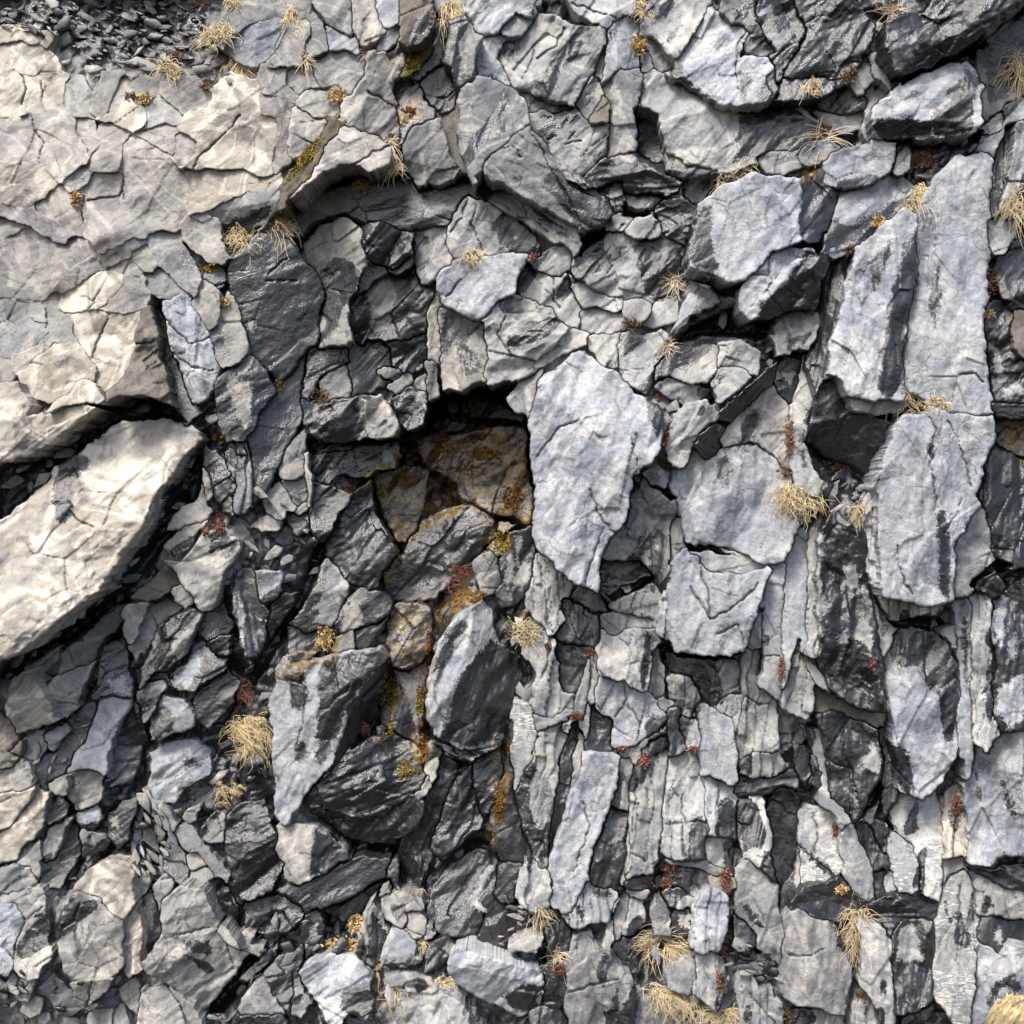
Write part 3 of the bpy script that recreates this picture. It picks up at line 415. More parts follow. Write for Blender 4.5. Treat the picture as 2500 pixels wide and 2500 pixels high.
g2;30;100,20 112,14 128,10 134,4 140,-2 195,-2 188,4 176,14 166,24 154,28 142,38 128,46 112,50 106,48 102,38 100,28;120;d/g;l:102,32 112,29 118,22 122,26 118,42 108,47 103,38;k:104,46 180,6 .6;a=35;#black overhanging boulder|long dark boulder overhanging in the upper right corner
g3;30;91,28 94,18 99,20 98,30 94,34 90,34;40;b;a=80
g3b;30;90,39 98,35 104,46 108,58 106,60 98,54 92,48;30;b;a=-60
g3c;30;80,52 84,43 89,45 86,58 80,68 76,66;40;b;a=65
g3d;30;83,36 87,36 88,41 83,40;30;b
g4;30;87,60 96,57 102,62 94,66 90,74 91,84 89,90 86,82 88,70;6;b;a=75
g5;30;58,70 68,61 78,59 84,66 88,74 80,75 70,77 62,74;4;d;r=1.5
g5b;30;58,77 70,78 86,76 88,80 78,84 66,88 60,84;-6;b
g6;30;92,72 100,64 110,58 124,50 140,44 148,42 152,46 162,54 168,58 164,72 158,88 150,91 140,92 130,94 122,95 108,94 96,90 92,82;84;u;d:152,44 166,54 160,62 158,88 140,93 130,94 132,76 144,68 138,62 146,58 153,52;d:94,80 110,79 132,82 131,95 100,94 90,86;k:92,80 160,82 .5;a=35;r=.9;#blotchy blue block|blue-grey block with black blotches under the black overhanging boulder
g7;30;43,106 50,101 60,99 64,101 56,106 46,108;44;g;a=20
g7b;30;14,106 24,102 40,104 42,109 30,114 20,112;36;g;d:14,106 30,102 42,104 30,108
g8;30;60,110 68,104 82,102 94,98 104,96 107,100 104,112 98,118 90,123 80,126 70,124 62,122;56;u/b;d:60,120 78,121 90,118 100,116 92,126 70,128;a=25;#pale broken wedge|pale ragged wedge between the pale pentagon and a dark red plant
g9;30;58,164 64,148 68,136 76,130 92,124 106,119 112,124 116,130 104,142 92,154 80,162 66,170 56,170;40;u;d:54,172 64,146 70,150 78,152 90,144 106,136 118,130 104,146 88,160;a=30;#pale ragged strip rock|half black rock with a pale ragged upper strip right of the pentagon
g10;30;108,99 113,98 114,112 109,118 105,112;30;d
h1;01;0,94 12,92 18,100 22,108 18,116 28,113 44,109 65,109 58,116 48,122 40,130 30,137 20,141 10,145 0,150;80;B;x=1;#cream lower lip|cream rock lip above the broad black cleft at the left edge
h2;01;16,86 22,78 30,72 36,65 46,66 54,70 60,77 66,84 62,88 54,88 46,94 44,100 36,103 24,100 18,94;40;B;#rounded cream bulge|rounded cream bulge in the left beige face above the cleft
h3;01;50,50 56,44 70,45 84,47 92,48 90,56 88,68 84,82 76,94 70,94 66,84 60,76 54,68 48,58;30;B;c:74,46 68,60 62,76;#cream tongue|cream rimmed tongue of rock right of the rounded cream bulge
h4;01;46,96 54,89 62,90 68,98 70,103 64,106 44,108 30,113 36,104;70;B;x=1;a=20
h5;01;90,56 94,41 100,40 104,50 108,64 108,78 112,86 116,102 118,108 108,104 94,100 82,101 72,105 72,97 84,83 89,68;64;k;x=1;r=1.4;c:92,66 104,64;c:98,84 106,78;#rough brown shoulder|rough brownish shoulder over the arched end of the black cleft
h6;01;40,43 46,32 56,24 62,26 70,20 84,18 80,30 66,40 54,43;26;B
h6b;01;66,41 80,31 86,18 92,24 98,32 94,40 84,43 72,43;26;b
h7;01;30,56 34,50 44,48 50,52 48,58 44,62 36,60;20;b
h8;01;2,60 8,54 20,49 28,54 30,60 24,68 14,74 6,72;20;g
h8b;01;8,76 24,69 31,61 44,63 48,60 54,69 46,65 36,64 30,71 22,77 15,84 9,84;14;b
h9;01;0,36 12,35 22,40 30,40 28,50 18,48 8,53 2,59 0,62;12;b
h9b;01;0,76 6,78 9,84 4,90 0,92;20;b
h9c;01;30,37 38,34 40,44 36,50 29,48;10;b
h9d;01;0,63 5,72 7,76 0,75;8;g
h10;01;0,3 18,-11 40,1 48,-5 60,-2 64,7 52,13 40,21 36,29 24,39 12,34 0,34;10;b;r=.6;#smooth beige panel|smooth beige panel under the long slanting shard
h11;01;36,29 40,22 52,13 62,7 68,12 58,18 50,26 42,31;20;b
h12a;01;70,14 84,10 92,16 98,24 92,26 86,18;16;b
h12b;01;88,4 100,0 106,10 104,20 94,14;10;b
h12c;01;96,20 108,15 116,24 122,31 108,32 98,28;10;g
h12d;01;66,10 72,2 84,-4 92,-8 100,-4 90,2 80,8 70,12;10;g
h13;01;103,0 100,-8 110,-12 122,-10 120,0 125,9 131,18 132,26 129,31 120,24 108,12;34;g;d:120,-4 126,8 133,18 132,20 124,12 119,2;a=-55;#long leaning blade|long grey blade leaning left between beige face and black slab
h14;01;110,46 112,40 120,36 128,35 132,44 138,54 142,62 144,80 142,92 138,100 130,106 127,102 122,86 118,74 114,62;30;u/b;c:112,50 128,66 142,62;c:118,74 130,82 144,84;a=-70;r=1.2;#pale leaf blade|pale leaf shaped blade right of the rough brown shoulder
h14b;01;104,44 109,47 114,63 118,76 122,88 127,104 132,112 126,117 120,104 116,88 110,66;-10;d;r=.6;a=-70
h15;01;131,38 136,26 141,25 143,32 145,42 149,46 146,52 142,54 136,48;24;b
h15b;01;133,36 140,18 146,14 150,22 144,26 140,25 135,28;-10;d
h16;01;142,56 148,46 154,36 160,42 162,54 167,68 160,76 150,78 146,74;24;b;d:140,54 147,50 152,64 154,79 144,78;#pale cheek block|pale block with a dark left side against the smooth black face
h17;01;146,92 152,86 164,78 172,76 178,84 184,98 182,104 174,114 172,124 164,130 154,132 150,120 148,106;40;d/b;l:152,92 158,86 160,92 168,92 170,106 170,114 166,122 160,116 156,104;#dark block with a pale patch|dark block carrying one oblong pale patch, left of the lower black face
h18;01;153,140 158,134 166,132 170,142 171,160 170,172 164,180 158,180 157,166 159,158 153,148;34;u;a=85
h19;01;138,136 144,140 152,149 158,158 157,168 158,182 152,180 146,170 141,158 138,148;10;d
h20;01;113,187 122,178 132,168 136,160 137,166 138,176 142,180 134,186 124,188 110,193;6;b;r=.6
h21;01;137,152 142,152 143,164 140,168 137,162;14;b
h22;02;-30,30 6,14 14,8 24,0 34,-8 38,-16 48,-24 58,-30 68,-40 82,-46 98,-48 112,-50 120,-46 130,-44 138,-34 126,-24 114,-8 106,2 98,16 92,32 84,44 75,54 66,68 54,76 40,86 26,98 14,108 4,113 -30,120;84;B/b;x=1;g=.05,-.25;d:40,-20 50,-24 62,-23 60,-16 50,-8 50,10 46,18 40,22 36,10 36,-8;k:96,12 2,108 -.3;c:62,24 54,20 48,14;r=.7;a=35;#great beige slab|great beige slab between two broad black clefts at the left
i1;02;14,119 34,108 54,95 70,84 84,76 84,80 80,84 84,88 76,94 70,99 68,108 64,116 50,120 30,126 22,127;-80;b;x=1;r=.7;c:20,124 40,106 60,90;a=40;#shaded beige shelf|beige shelf in the shadow of the great beige slab
i1b;02;25,127 31,131 46,121 66,113 60,124 56,134 52,142 40,140 34,138;-10;b;r=.6;a=40
i2;02;12,122 16,120 20,126 28,136 36,148 38,152 28,156 12,161 8,154 4,146 8,136;40;B;k:38,150 10,152 -.4;#cream triangle block|cream three sided block under the great beige slab
i2b;02;36,142 46,142 52,144 46,150 38,150;10;g
i3;02;83,80 90,76 100,76 96,88 93,100 88,103 85,94;30;b;#small hanging tooth|small pale tooth shaped rock pointing down
i4;02;100,77 112,74 120,78 116,84 106,90 102,100 96,106 92,111 87,104 94,96;-10;b
i5;02;96,122 104,106 108,92 118,85 130,80 135,84 128,100 120,112 112,120 100,128 94,134;24;b;d:103,108 108,95 114,89 116,91 113,102 106,111;k:134,84 96,134 -.4;a=50;#beige finger slab|beige slab with a dark inset leaning right, left lower centre
i6;02;122,50 126,44 136,34 140,28 150,26 158,34 160,38 152,48 148,56 144,72 140,80 136,80 130,72 122,60 114,50;40;b;d:140,30 150,26 160,36 152,46 148,40 142,44;k:156,36 140,76 -.5;#tan kite block|tan kite shaped block with a grey upper corner
i7;02;112,36 120,27 128,24 136,22 128,34 118,43;10;b
i8;02;92,70 104,60 112,53 118,56 120,62 110,68 100,72;10;k;r=2;a=25
i8b;02;116,66 124,64 130,72 124,77 118,72;20;b
i9;02;66,120 70,104 78,98 84,100 85,116 88,130 88,138 80,139 70,138 62,140;6;d/u;l:72,128 84,124 86,136 78,134;r=.8
i10;02;68,144 76,140 88,141 84,150 77,164 72,178 69,190 60,188 44,190 50,180 58,168 64,156;24;u/b;r=.5;a=60;#bright leaf slab|bright pale leaf shaped slab leaning right in the lower left
i10b;02;50,150 62,142 67,144 63,156 57,168 49,180 42,190 30,200 22,186 30,176 40,166;-6;w;r=.5;a=60
i11;02;94,136 104,129 112,128 108,138 104,146 98,154 94,146;20;g;r=1.8;a=40
i12;02;104,150 112,139 122,142 128,152 128,158 116,162 104,166;20;u;d:102,150 110,144 118,154 114,162 104,168
i13;02;114,130 124,118 132,106 137,101 150,112 152,122 140,126 130,134 118,132;14;d/u;l:114,130 124,118 134,108 138,112 134,122 126,132
i14;02;140,104 148,98 154,98 152,108 147,112;30;b
i15;02;160,54 168,54 175,72 180,80 178,96 172,110 166,110 163,96 160,82 158,66;20;d/u;l:160,70 164,80 165,100 167,109 163,104 160,86;a=-80;#dark post|dark upright stone post with a thin pale stripe
i16;12;8,56 22,55 24,66 20,72 12,74 9,66;34;u;#small pale cube|small pale squared stone beside the dark post
i18;02;18,166 28,160 30,172 26,180 18,180 16,172;4;g
i18b;02;32,164 44,158 50,156 46,168 38,178 32,176;6;g
i19;02;86,162 92,160 90,172 84,184 82,192 80,180;10;b
i19b;02;76,170 84,152 90,142 96,152 98,168 92,180 86,196 72,200;-8;d
i20;02;108,120 116,128 112,128 104,128 98,130 104,122;14;g
i21;02;138,84 150,78 156,88 152,96 142,100 136,92;-10;d
i22;02;132,140 144,130 154,122 160,130 156,142 148,150 140,158 132,152;-4;d/u
j1;12;56,47 62,53 68,61 66,68 62,76 62,83 56,91 46,92 38,94 32,90 36,80 44,66 50,56;10;g/b;d:46,62 54,50 56,58 52,70 44,82 36,84 40,74;#grey shouldered rock|grey rock with a pale right edge below the glossy rugged slab
j2;12;63,84 70,71 80,65 88,67 97,71 97,78 92,86 86,88 76,92 66,95 62,92;16;d/b;l:62,86 72,70 80,64 83,66 77,78 78,90 66,95
j3;12;60,108 66,98 72,94 73,104 68,106 62,109;24;b
j3b;12;74,94 86,89 94,87 90,96 80,104 74,104;6;d
j3c;12;30,94 40,96 56,93 62,94 58,100 44,108 40,116 32,114 28,104;-10;d
j4;12;16,88 20,76 26,70 36,70 32,80 24,90 17,96;10;b
j5;12;18,140 22,124 26,112 33,116 42,117 56,113 72,109 88,108 97,111 86,122 76,132 68,146 64,160 60,172 56,184 50,196 40,204 30,216 26,224 22,218 22,200 19,180 20,160;60;u/b;d:49,122 56,112 88,107 99,110 86,123 76,133 68,148 62,168 58,168 47,166 50,140;d:28,124 40,118 42,140 40,148 32,146 28,132;d:34,172 40,168 42,176 36,182 32,182;d:50,170 58,166 58,174 50,184 46,176;c:40,140 38,160 34,172;r=.8;a=65;k:50,118 48,170 .2;#blotchy blade rock|big pale and purple-black blotched blade in the lower left centre
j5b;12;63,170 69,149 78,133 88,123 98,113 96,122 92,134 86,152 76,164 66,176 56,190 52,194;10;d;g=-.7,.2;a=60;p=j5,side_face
j6;12;96,108 98,83 104,75 116,75 124,81 124,92 122,102 116,114 106,120 98,116;-10;w;r=1;#rusty hanging lump|wet rust brown lump in the middle below the cave
j7;12;101,122 110,122 120,116 122,124 118,144 116,160 116,170 108,166 100,158 99,146 104,140;-20;d/b;l:102,122 112,124 120,118 116,144 116,164 113,156 110,142 106,132;a=-80
j8;12;123,152 123,128 126,118 132,100 140,88 150,80 158,74 164,80 166,92 170,102 178,108 184,112 183,124 178,140 177,156 172,164 164,170 154,173 144,172 134,166 126,164;90;u/b;d:165,100 178,106 186,112 185,124 180,142 178,160 168,168 152,172 132,166 135,150 140,138 141,128 150,116;d:128,112 134,96 144,84 150,88 140,104 134,118 127,122;k:166,98 140,130 -.3;k:144,124 134,168 -.4;a=70;r=.9;#egg shaped boulder|with one flat black face, below centre
j8b;12;122,162 130,169 144,175 160,176 172,168 158,182 148,181 136,177 126,171;50;w;r=2;a=8
j9;12;155,48 160,42 166,40 170,50 174,62 168,66 160,68 157,58;40;g;k:165,40 162,68 -.5;#two toned standing stone|small standing stone beside a red tangle in the cave mouth
j10;22;11,28 20,25 25,24 26,38 30,42 28,55 26,64 16,74 9,76 7,66 9,56 10,42;10;d/b;l:8,60 12,40 14,44 12,70;l:16,30 20,30 18,50;l:14,60 24,46 27,56 20,66;a=80
j11;13;38,42 48,27 62,19 70,9 80,3 96,0 110,0 116,8 118,20 122,28 120,38 112,37 104,43 92,51 80,53 70,53 56,47 44,47;20;w/g;r=1.4;a=20;#wet domed boulder|wet dark domed boulder left below the egg shaped boulder
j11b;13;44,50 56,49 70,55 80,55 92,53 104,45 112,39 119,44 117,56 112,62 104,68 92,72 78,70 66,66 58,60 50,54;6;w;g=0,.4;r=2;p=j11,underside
j12;13;122,8 128,4 133,8 130,20 126,30 123,22;24;b
j12b;13;115,38 118,30 123,26 122,38 118,42;34;b
j13;13;120,44 126,34 128,28 133,14 140,18 142,28 136,36 130,46 128,60 124,74 122,84 116,98 112,106 104,96 104,84 106,70 114,62;-20;w;r=1.3;a=70;#wet spine|narrow wet black spine below the egg shaped boulder
j14;13;130,60 136,44 142,30 150,20 154,40 158,50 156,62 148,66 140,76 132,80 124,76;-4;w;r=1.5;a=60
j14b;13;154,12 168,10 172,20 170,40 164,50 158,50 154,36;-10;w
j14c;13;172,36 178,10 181,28 182,44 186,62 191,78 190,84 178,80 170,74 168,58;-10;d/k
k1;13;23,62 36,60 46,62 56,70 70,80 62,88 48,94 42,97 34,100 28,96 26,86 22,76;60;b;d:46,61 58,68 74,80 62,90 44,98 43,82 45,72;k:46,62 43,97 -.5;#pale faced prism|small block with a pale left face and black right face, bottom left of centre
k2;13;24,104 34,100 50,94 64,86 72,80 88,82 100,80 102,91 88,96 74,104 62,112 52,116 44,114 40,118 38,112 30,108;24;d;r=.5;#smooth black arch|smooth black arched slab beneath the pale faced prism
k2b;13;60,112 74,105 88,97 100,93 98,102 88,104 82,112 74,118 64,122 56,118;-60;d
k3;13;92,110 94,104 104,106 116,110 118,114 108,117 110,126 104,130 98,124 94,120;30;b;d:96,112 106,112 108,120 102,126
k3b;13;106,128 108,118 116,118 122,128 122,134 112,132;24;b
k3c;13;86,102 92,96 99,98 96,104 90,106;30;b
k3d;13;106,130 112,134 120,136 112,137 108,134;30;b
k3e;13;122,128 126,126 126,132 123,135;30;b
k4;13;80,114 84,113 90,120 92,130 94,132 90,146 86,152 80,150 75,148 78,134 81,124;50;b;d:84,114 92,126 95,134 88,152 82,150 82,136;k:84,112 82,152 -.6;a=80;#standing two toned fin|thin upright fin, pale left and dark right, beside dry golden leaves
k5;13;92,142 98,132 108,133 114,142 112,148 116,150 106,154 94,152;40;u;d:92,150 112,146 116,151 106,155 94,154;r=1.4
k6;13;122,148 126,138 134,136 142,142 136,148 130,154 122,156;20;w/u;r=1.8
k7;13;37,158 44,154 58,146 66,148 74,150 80,158 84,162 80,172 86,178 80,188 72,184 66,188 60,190 54,186 48,176 42,164;40;u;d:66,172 80,163 88,178 80,190 70,190 64,180;r=1.5;#glinting blue block|blue-grey rough block at the bottom left of centre with a black lower corner
k8;13;122,120 126,104 134,92 146,82 160,76 170,77 168,90 166,104 172,112 180,113 170,118 160,118 158,130 140,134 126,130;-30;w/b;l:158,92 163,84 166,88 162,98 158,105 157,110 162,118 154,114 150,110 157,100;#wet dark shoulder|wide wet dark slope with a pale wavy streak, bottom centre
k8b;13;170,88 178,84 186,84 190,90 182,100 180,110 172,111 168,104;-4;d/g
k8c;13;158,130 170,118 182,114 190,116 190,130 180,140 170,146 160,142;-20;d/g;r=1.8
k9;23;17,94 22,86 28,84 34,90 40,98 40,104 36,112 30,114 26,114 20,106;50;b;#pale nub|pale rounded nub at the tip of the long pale spearhead
k10;13;137,150 150,146 164,150 180,155 200,158 201,170 198,180 190,185 184,186 172,181 160,176 150,170 142,163 138,158;56;u/b;d:172,174 190,166 200,168 198,182 186,186 178,181;k:140,154 200,166 .5;#low pale boulder|wide low boulder near the bottom, black patch at lower right
k11;13;106,172 108,165 116,164 128,170 138,176 150,188 152,197 104,197 104,184;60;g;r=1.6;#brown-grey bottom boulder|brown-grey rough boulder on the bottom edge left of centre
k12;13;96,162 110,160 124,162 125,168 116,164 108,165 98,166;40;g;a=0
k13;13;31,158 35,157 39,172 43,180 38,186 30,184 34,172;30;g
k14;13;10,165 20,150 30,146 37,142 36,152 31,158 33,170 28,184 22,178 14,168;10;w;r=1.4
k15;03;150,60 158,50 166,44 178,42 182,60 184,76 190,86 182,100 172,110 160,112 156,98 160,90 154,84;20;w;r=1.5;a=30;#grainy black block|grainy black block under the big hair-like straw tuft
k15b;03;138,62 148,50 152,54 150,68 144,70 138,68;16;b
k16;03;140,98 150,97 158,108 160,116 156,124 146,116;-4;d/g;r=2
k17;13;0,112 14,108 24,108 34,112 38,120 30,128 16,130 0,128;-10;d/g;r=2.2;l:6,118 14,116 12,122 6,124
k18;13;40,120 48,118 52,128 50,140 42,146 38,134;-6;d/b;l:44,126 48,126 48,138 43,138
k19;13;88,86 100,80 104,90 103,100 98,96 90,92;0;d
l1;03;0,0 14,3 16,10 6,18 0,20;30;k
l2;03;0,21 14,13 20,20 22,32 16,34 8,36 0,40;30;b;r=1.3
l3;03;0,42 12,36 22,34 22,40 16,48 8,58 0,68;36;B
l4;03;0,72 8,60 18,49 24,35 30,38 29,52 27,60 20,69 12,80 0,87;20;B/b;#cream left edge block|cream block with a slanting dark crack above, at the left edge low down
l5;03;12,84 20,72 26,70 27,80 26,92 18,88;20;g
l6;03;0,90 10,87 19,90 22,96 14,104 0,104;20;g
l0;02;0,146 6,154 10,164 14,178 16,186 10,192 0,198;24;k
l7;03;2,108 8,106 20,104 26,100 30,108 31,122 32,140 32,150 24,160 16,162 10,154 12,140 18,124;44;b;c:8,136 18,122 30,114;r=.9;#beige rounded post|tall rounded beige post in the lower left, warm toward its foot
l8;03;0,120 4,108 18,106 17,122 12,136 8,148 4,146 0,132;36;u
l9;03;0,134 6,147 8,154 4,158 0,158;40;u
l10;03;44,24 56,20 68,21 68,40 62,46 54,48 48,40 46,30;10;b;d:44,26 56,30 48,34;r=1.4
l11;03;33,32 40,26 44,32 44,38 40,40;30;b
l12;03;30,44 40,40 45,46 42,56 34,60 30,56;6;d/g
l13;03;53,52 60,48 66,46 67,56 66,62 54,60;14;w/u;l:53,52 60,48 66,46 67,55 60,58 54,56
l13b;03;54,65 64,64 72,70 66,76 56,79;10;g
l13c;03;66,62 74,52 82,46 92,40 90,50 86,60 84,68 80,72 72,66;0;d/b;l:74,56 80,52 79,60 76,60
l14;03;30,76 34,62 42,58 46,56 42,72 38,80 32,82;14;b
l14b;03;46,58 54,60 54,72 46,90 40,100 28,98 27,84 38,82;-10;d
l15;03;53,102 60,92 70,86 80,84 88,86 90,92 90,108 88,118 84,122 80,120 72,112 62,106;60;B/b;r=.6;#cream shield upper|cream upper half of the cracked shield shaped boulder in the lower left
l16;03;40,130 42,118 50,108 56,106 66,109 76,118 82,126 82,140 84,150 78,158 70,164 60,164 50,162 44,156 40,146;64;b;r=.7;c:42,128 50,124 54,112;#grey shield lower|rounded grey-beige lower half of the cracked shield boulder
l16b;03;48,166 60,165 76,164 70,174 64,184 58,186 52,178;56;b;g=0,.5;c:58,182 62,166;p=l16,underside
l17;03;84,128 88,120 92,114 95,126 96,140 94,156 88,160 84,150;40;B/b;#narrow ring marked slab|narrow beige slab with an oval ring mark beside the shield boulder
l19;03;104,12 112,6 120,4 130,4 140,10 140,24 132,30 126,34 122,38 118,44 112,42 104,40 102,30;20;u/b;d:120,16 130,13 140,20 128,20;d:120,32 132,28 138,26 132,44 120,44;r=1.5;k:104,10 118,44 -.3;#bluish lumpy block|bluish lumpy block with a beige lower rim in the lower left rubble
l20;03;120,62 126,60 134,68 144,80 154,94 152,98 146,94 134,80 124,70;30;g;a=-45;r=.6;#slanting grey plate|thin grey plate slanting down right beside the grainy black block
l20b;03;98,36 104,40 116,54 120,62 117,64 108,54;30;b;a=-50
l21;03;128,81 136,76 138,88 132,90 128,86;16;b
l22;03;128,96 132,91 138,90 142,96 140,100 130,100;20;b
l22b;03;130,50 135,46 132,56 128,58 126,54;20;b
l23;03;104,101 112,92 117,96 110,108 108,114 104,108;10;g
l23b;03;92,96 99,92 97,104 92,108;10;b
l24;03;91,118 100,105 106,113 108,130 104,146 98,152 97,130;-10;d/g;l:98,106 102,106 103,130 99,130
l25;03;110,112 120,104 126,102 136,106 140,114 147,124 146,130 155,138 165,146 160,158 150,168 142,180 134,182 124,176 112,166 100,158 96,154 104,144 110,130;90;b;k:100,152 164,146 .45;k:120,104 104,150 -.3;r=1;d:124,146 132,148 144,154 144,160 132,154;d:124,138 140,138 142,146 128,146;c:116,134 134,130 142,128;#big angular boulder|big grey-beige angular boulder, lower left, black hollow at its lower right
l26;03;146,130 150,127 158,136 164,144 155,140;70;b
l27;03;92,170 100,172 112,170 122,180 128,190 130,198 92,198 96,184;50;b;#beige foot boulder|smooth beige boulder on the bottom edge under the big angular boulder
l27b;03;82,170 90,165 94,172 92,184 84,178;20;b
l27c;03;112,168 118,170 130,180 140,190 138,193 126,186;40;b;a=-40
l28;03;28,168 36,162 44,170 56,182 52,188 44,186 36,178;14;g;d:36,162 40,168 36,176
l29;03;4,168 8,160 12,162 10,170;20;g
l30;03;12,172 22,165 20,172 18,176;20;b
l30b;03;12,162 17,164 18,167 13,168;16;g
l31;03;78,184 82,182 90,192 92,197 78,197;24;g
l32;03;61,186 74,184 76,197 62,197;16;b
l34;03;162,186 164,176 172,168 178,167 184,176 190,184 180,184;30;g;#grey pyramid stone|small grey pyramid shaped stone near the bottom edge, lower left
l34b;03;146,190 160,189 190,187 196,197 146,197;30;d/g
l35;03;162,132 166,129 170,133 166,140 176,142 174,146 164,142;10;b
l36;03;160,164 170,154 178,148 186,140 184,150 176,158 168,166;0;d
l37;03;116,66 122,74 128,84 126,94 120,98 112,92 111,80;4;d
m1;22;28,46 30,42 40,50 50,58 54,68 50,72 47,70 46,80 50,88 46,92 42,98 38,92 36,84 32,86 28,78 27,60;30;b;a=88;d:46,72 50,72 46,80;c:34,48 36,70 38,90;#pale fluted flank|pale vertically fluted rock under the left of the great middle boulder
m2;22;48,72 56,74 66,78 72,82 72,96 70,103 60,104 48,100 41,97 46,90 50,86;-10;w;r=1.2;#glossy black cube|glossy black blocky rock below the great middle boulder
m2b;22;46,102 62,105 66,107 62,116 58,128 56,134 48,134 46,124 44,112;-10;w;r=1.5
m3;22;24,100 30,90 36,92 40,98 44,102 44,118 46,130 50,136 56,134 54,144 46,150 40,152 30,150 28,146 32,138 34,124 30,114 24,108;24;b;c:40,98 38,116 34,126;a=85;#pale ragged strip|pale ragged upright strip left of the glossy black cube
m4;22;72,112 74,93 80,96 90,94 108,94 110,100 106,110 104,124 101,134 94,132 88,126 80,126 72,120;50;b;d:104,94 111,98 107,112 102,134 100,120;k:100,94 97,134 -.4;#square beige block|squared beige-grey block below the great middle boulder
m4b;22;74,84 84,86 106,86 108,92 92,93 80,95 75,92;20;g
m5;22;72,126 78,126 88,128 92,134 108,138 118,146 120,156 112,160 104,166 98,170 82,168 80,164 86,152 77,150 72,142 70,134;24;u/b;c:88,128 92,140 84,152;c:92,144 100,156 98,168;#shattered grey panel|grey-blue cracked panel beneath the square beige block
m5b;22;63,172 66,152 70,144 74,150 82,156 80,168 78,174 70,174;6;d
m5c;22;92,178 100,169 114,160 120,160 116,166 104,174 96,180;30;g
m6;22;106,134 112,113 114,118 113,134 110,146;6;g;a=85
m6b;22;58,148 60,128 67,113 68,122 64,136 60,150;24;b;a=80
m6c;22;60,162 66,140 68,150 64,166;24;b;a=80
m6d;22;69,112 71,112 70,140 67,144 66,130;20;b;a=85
m7;22;121,66 124,46 130,40 138,43 146,54 156,56 172,55 190,53 187,62 184,72 180,82 174,92 170,108 160,109 148,110 138,110 126,108 123,96 122,80;84;u/B;c:140,48 143,60 146,68 148,86;c:134,64 142,76 148,86;c:148,86 160,80 168,74 180,62;c:152,96 166,90 170,104;a=80;r=.9;#bright veined slab|brightest white-blue slab with a fan of dark cracks, square foot
m7b;22;109,92 112,76 117,65 120,50 121,66 121,82 122,98 118,100 112,97;60;u;p=m7,side_face
m7c;22;121,48 124,28 128,20 131,32 129,38;30;g;a=85
m7d;22;131,41 144,39 160,43 172,48 184,52 170,54 150,54 140,45;50;b;a=5
m8;22;84,76 90,70 98,68 106,64 113,72 111,84 104,84 98,82 92,80;30;g
m8b;22;87,64 92,62 96,66 90,68;24;g
m8c;22;50,66 60,68 70,72 73,78 68,80 60,76 52,72;10;d
m9;22;122,112 134,112 150,112 168,111 168,126 166,136 156,138 150,144 142,138 134,124 126,122;-6;d/g;l:152,116 168,114 166,134 156,136;#shaded panel|grey panel in the shade under the bright veined slab
m9b;22;123,128 134,124 139,132 138,144 138,152 132,152 126,144 124,136;10;g;r=1.5
m9c;22;127,154 138,153 140,164 139,172 130,170 127,162;10;b;r=1.2
m9d;22;120,146 126,150 128,166 128,178 122,178 119,164;14;b;a=85
m9e;22;112,140 120,144 119,150 112,148;16;g;a=80
m10;22;139,144 152,146 160,150 164,164 164,180 165,194 158,196 150,192 142,190 141,166 138,152;40;u;r=.7;a=85;k:152,146 154,194 .3;#smooth blue column|smooth blue-grey column under the shaded panel
m10b;22;150,145 158,138 168,137 168,156 164,168 160,154 152,146;20;b
m11;22;170,113 176,108 183,106 182,118 178,130 184,134 190,142 189,160 190,176 178,174 170,178 166,190 165,172 168,150 170,130;24;b;a=82;c:172,138 180,144 188,142;#pale knobbly column|pale knobbly column right of the smooth blue column
m12;32;17,68 22,52 32,52 31,78 30,100 28,130 27,136 17,132 18,112 17,90;40;u;a=88;r=.6;c:18,111 28,111;#pale blue strip|pale blue-grey upright strip right of the bright veined slab
m12b;22;176,98 182,84 184,72 189,67 185,96 182,106 176,107;30;u
m13;32;33,76 34,52 38,36 42,28 47,26 47,60 46,100 44,112 42,100 40,96 36,98 34,110 36,124 34,126 31,110 32,90;50;u/b;a=88;r=.7;#tall pale plank|tall narrow pale plank below the big straw ball
m13b;32;36,132 38,112 41,104 44,112 48,128 50,144 46,150 36,146 34,140;50;b
m14;32;47,26 56,22 54,40 52,60 54,80 56,100 54,112 47,110 46,90 47,60;50;b;a=88;d:54,24 58,22 54,40
m15;32;56,24 66,16 76,26 84,30 88,48 90,70 93,100 96,128 97,150 86,144 74,140 62,132 55,120 54,100 56,80 52,60 54,40;70;w/b;l:72,52 80,48 82,66 74,62;l:77,98 84,84 88,86 92,104 90,110 84,100;l:68,96 74,96 74,102 69,102;l:54,24 60,30 56,56 58,80 55,112 53,90;r=1.3;a=80;#mottled black column|black wet column with pale flecks below the big straw ball
m15b;32;47,112 52,114 58,124 66,138 62,136 54,126 48,120;60;b;a=-50
m15c;32;54,134 62,136 74,144 88,150 98,152 99,160 86,154 70,150 58,148;20;k;a=-20
m16;32;92,64 96,68 96,80 102,88 106,92 105,100 100,108 97,104 96,92 93,80;30;b;a=-80
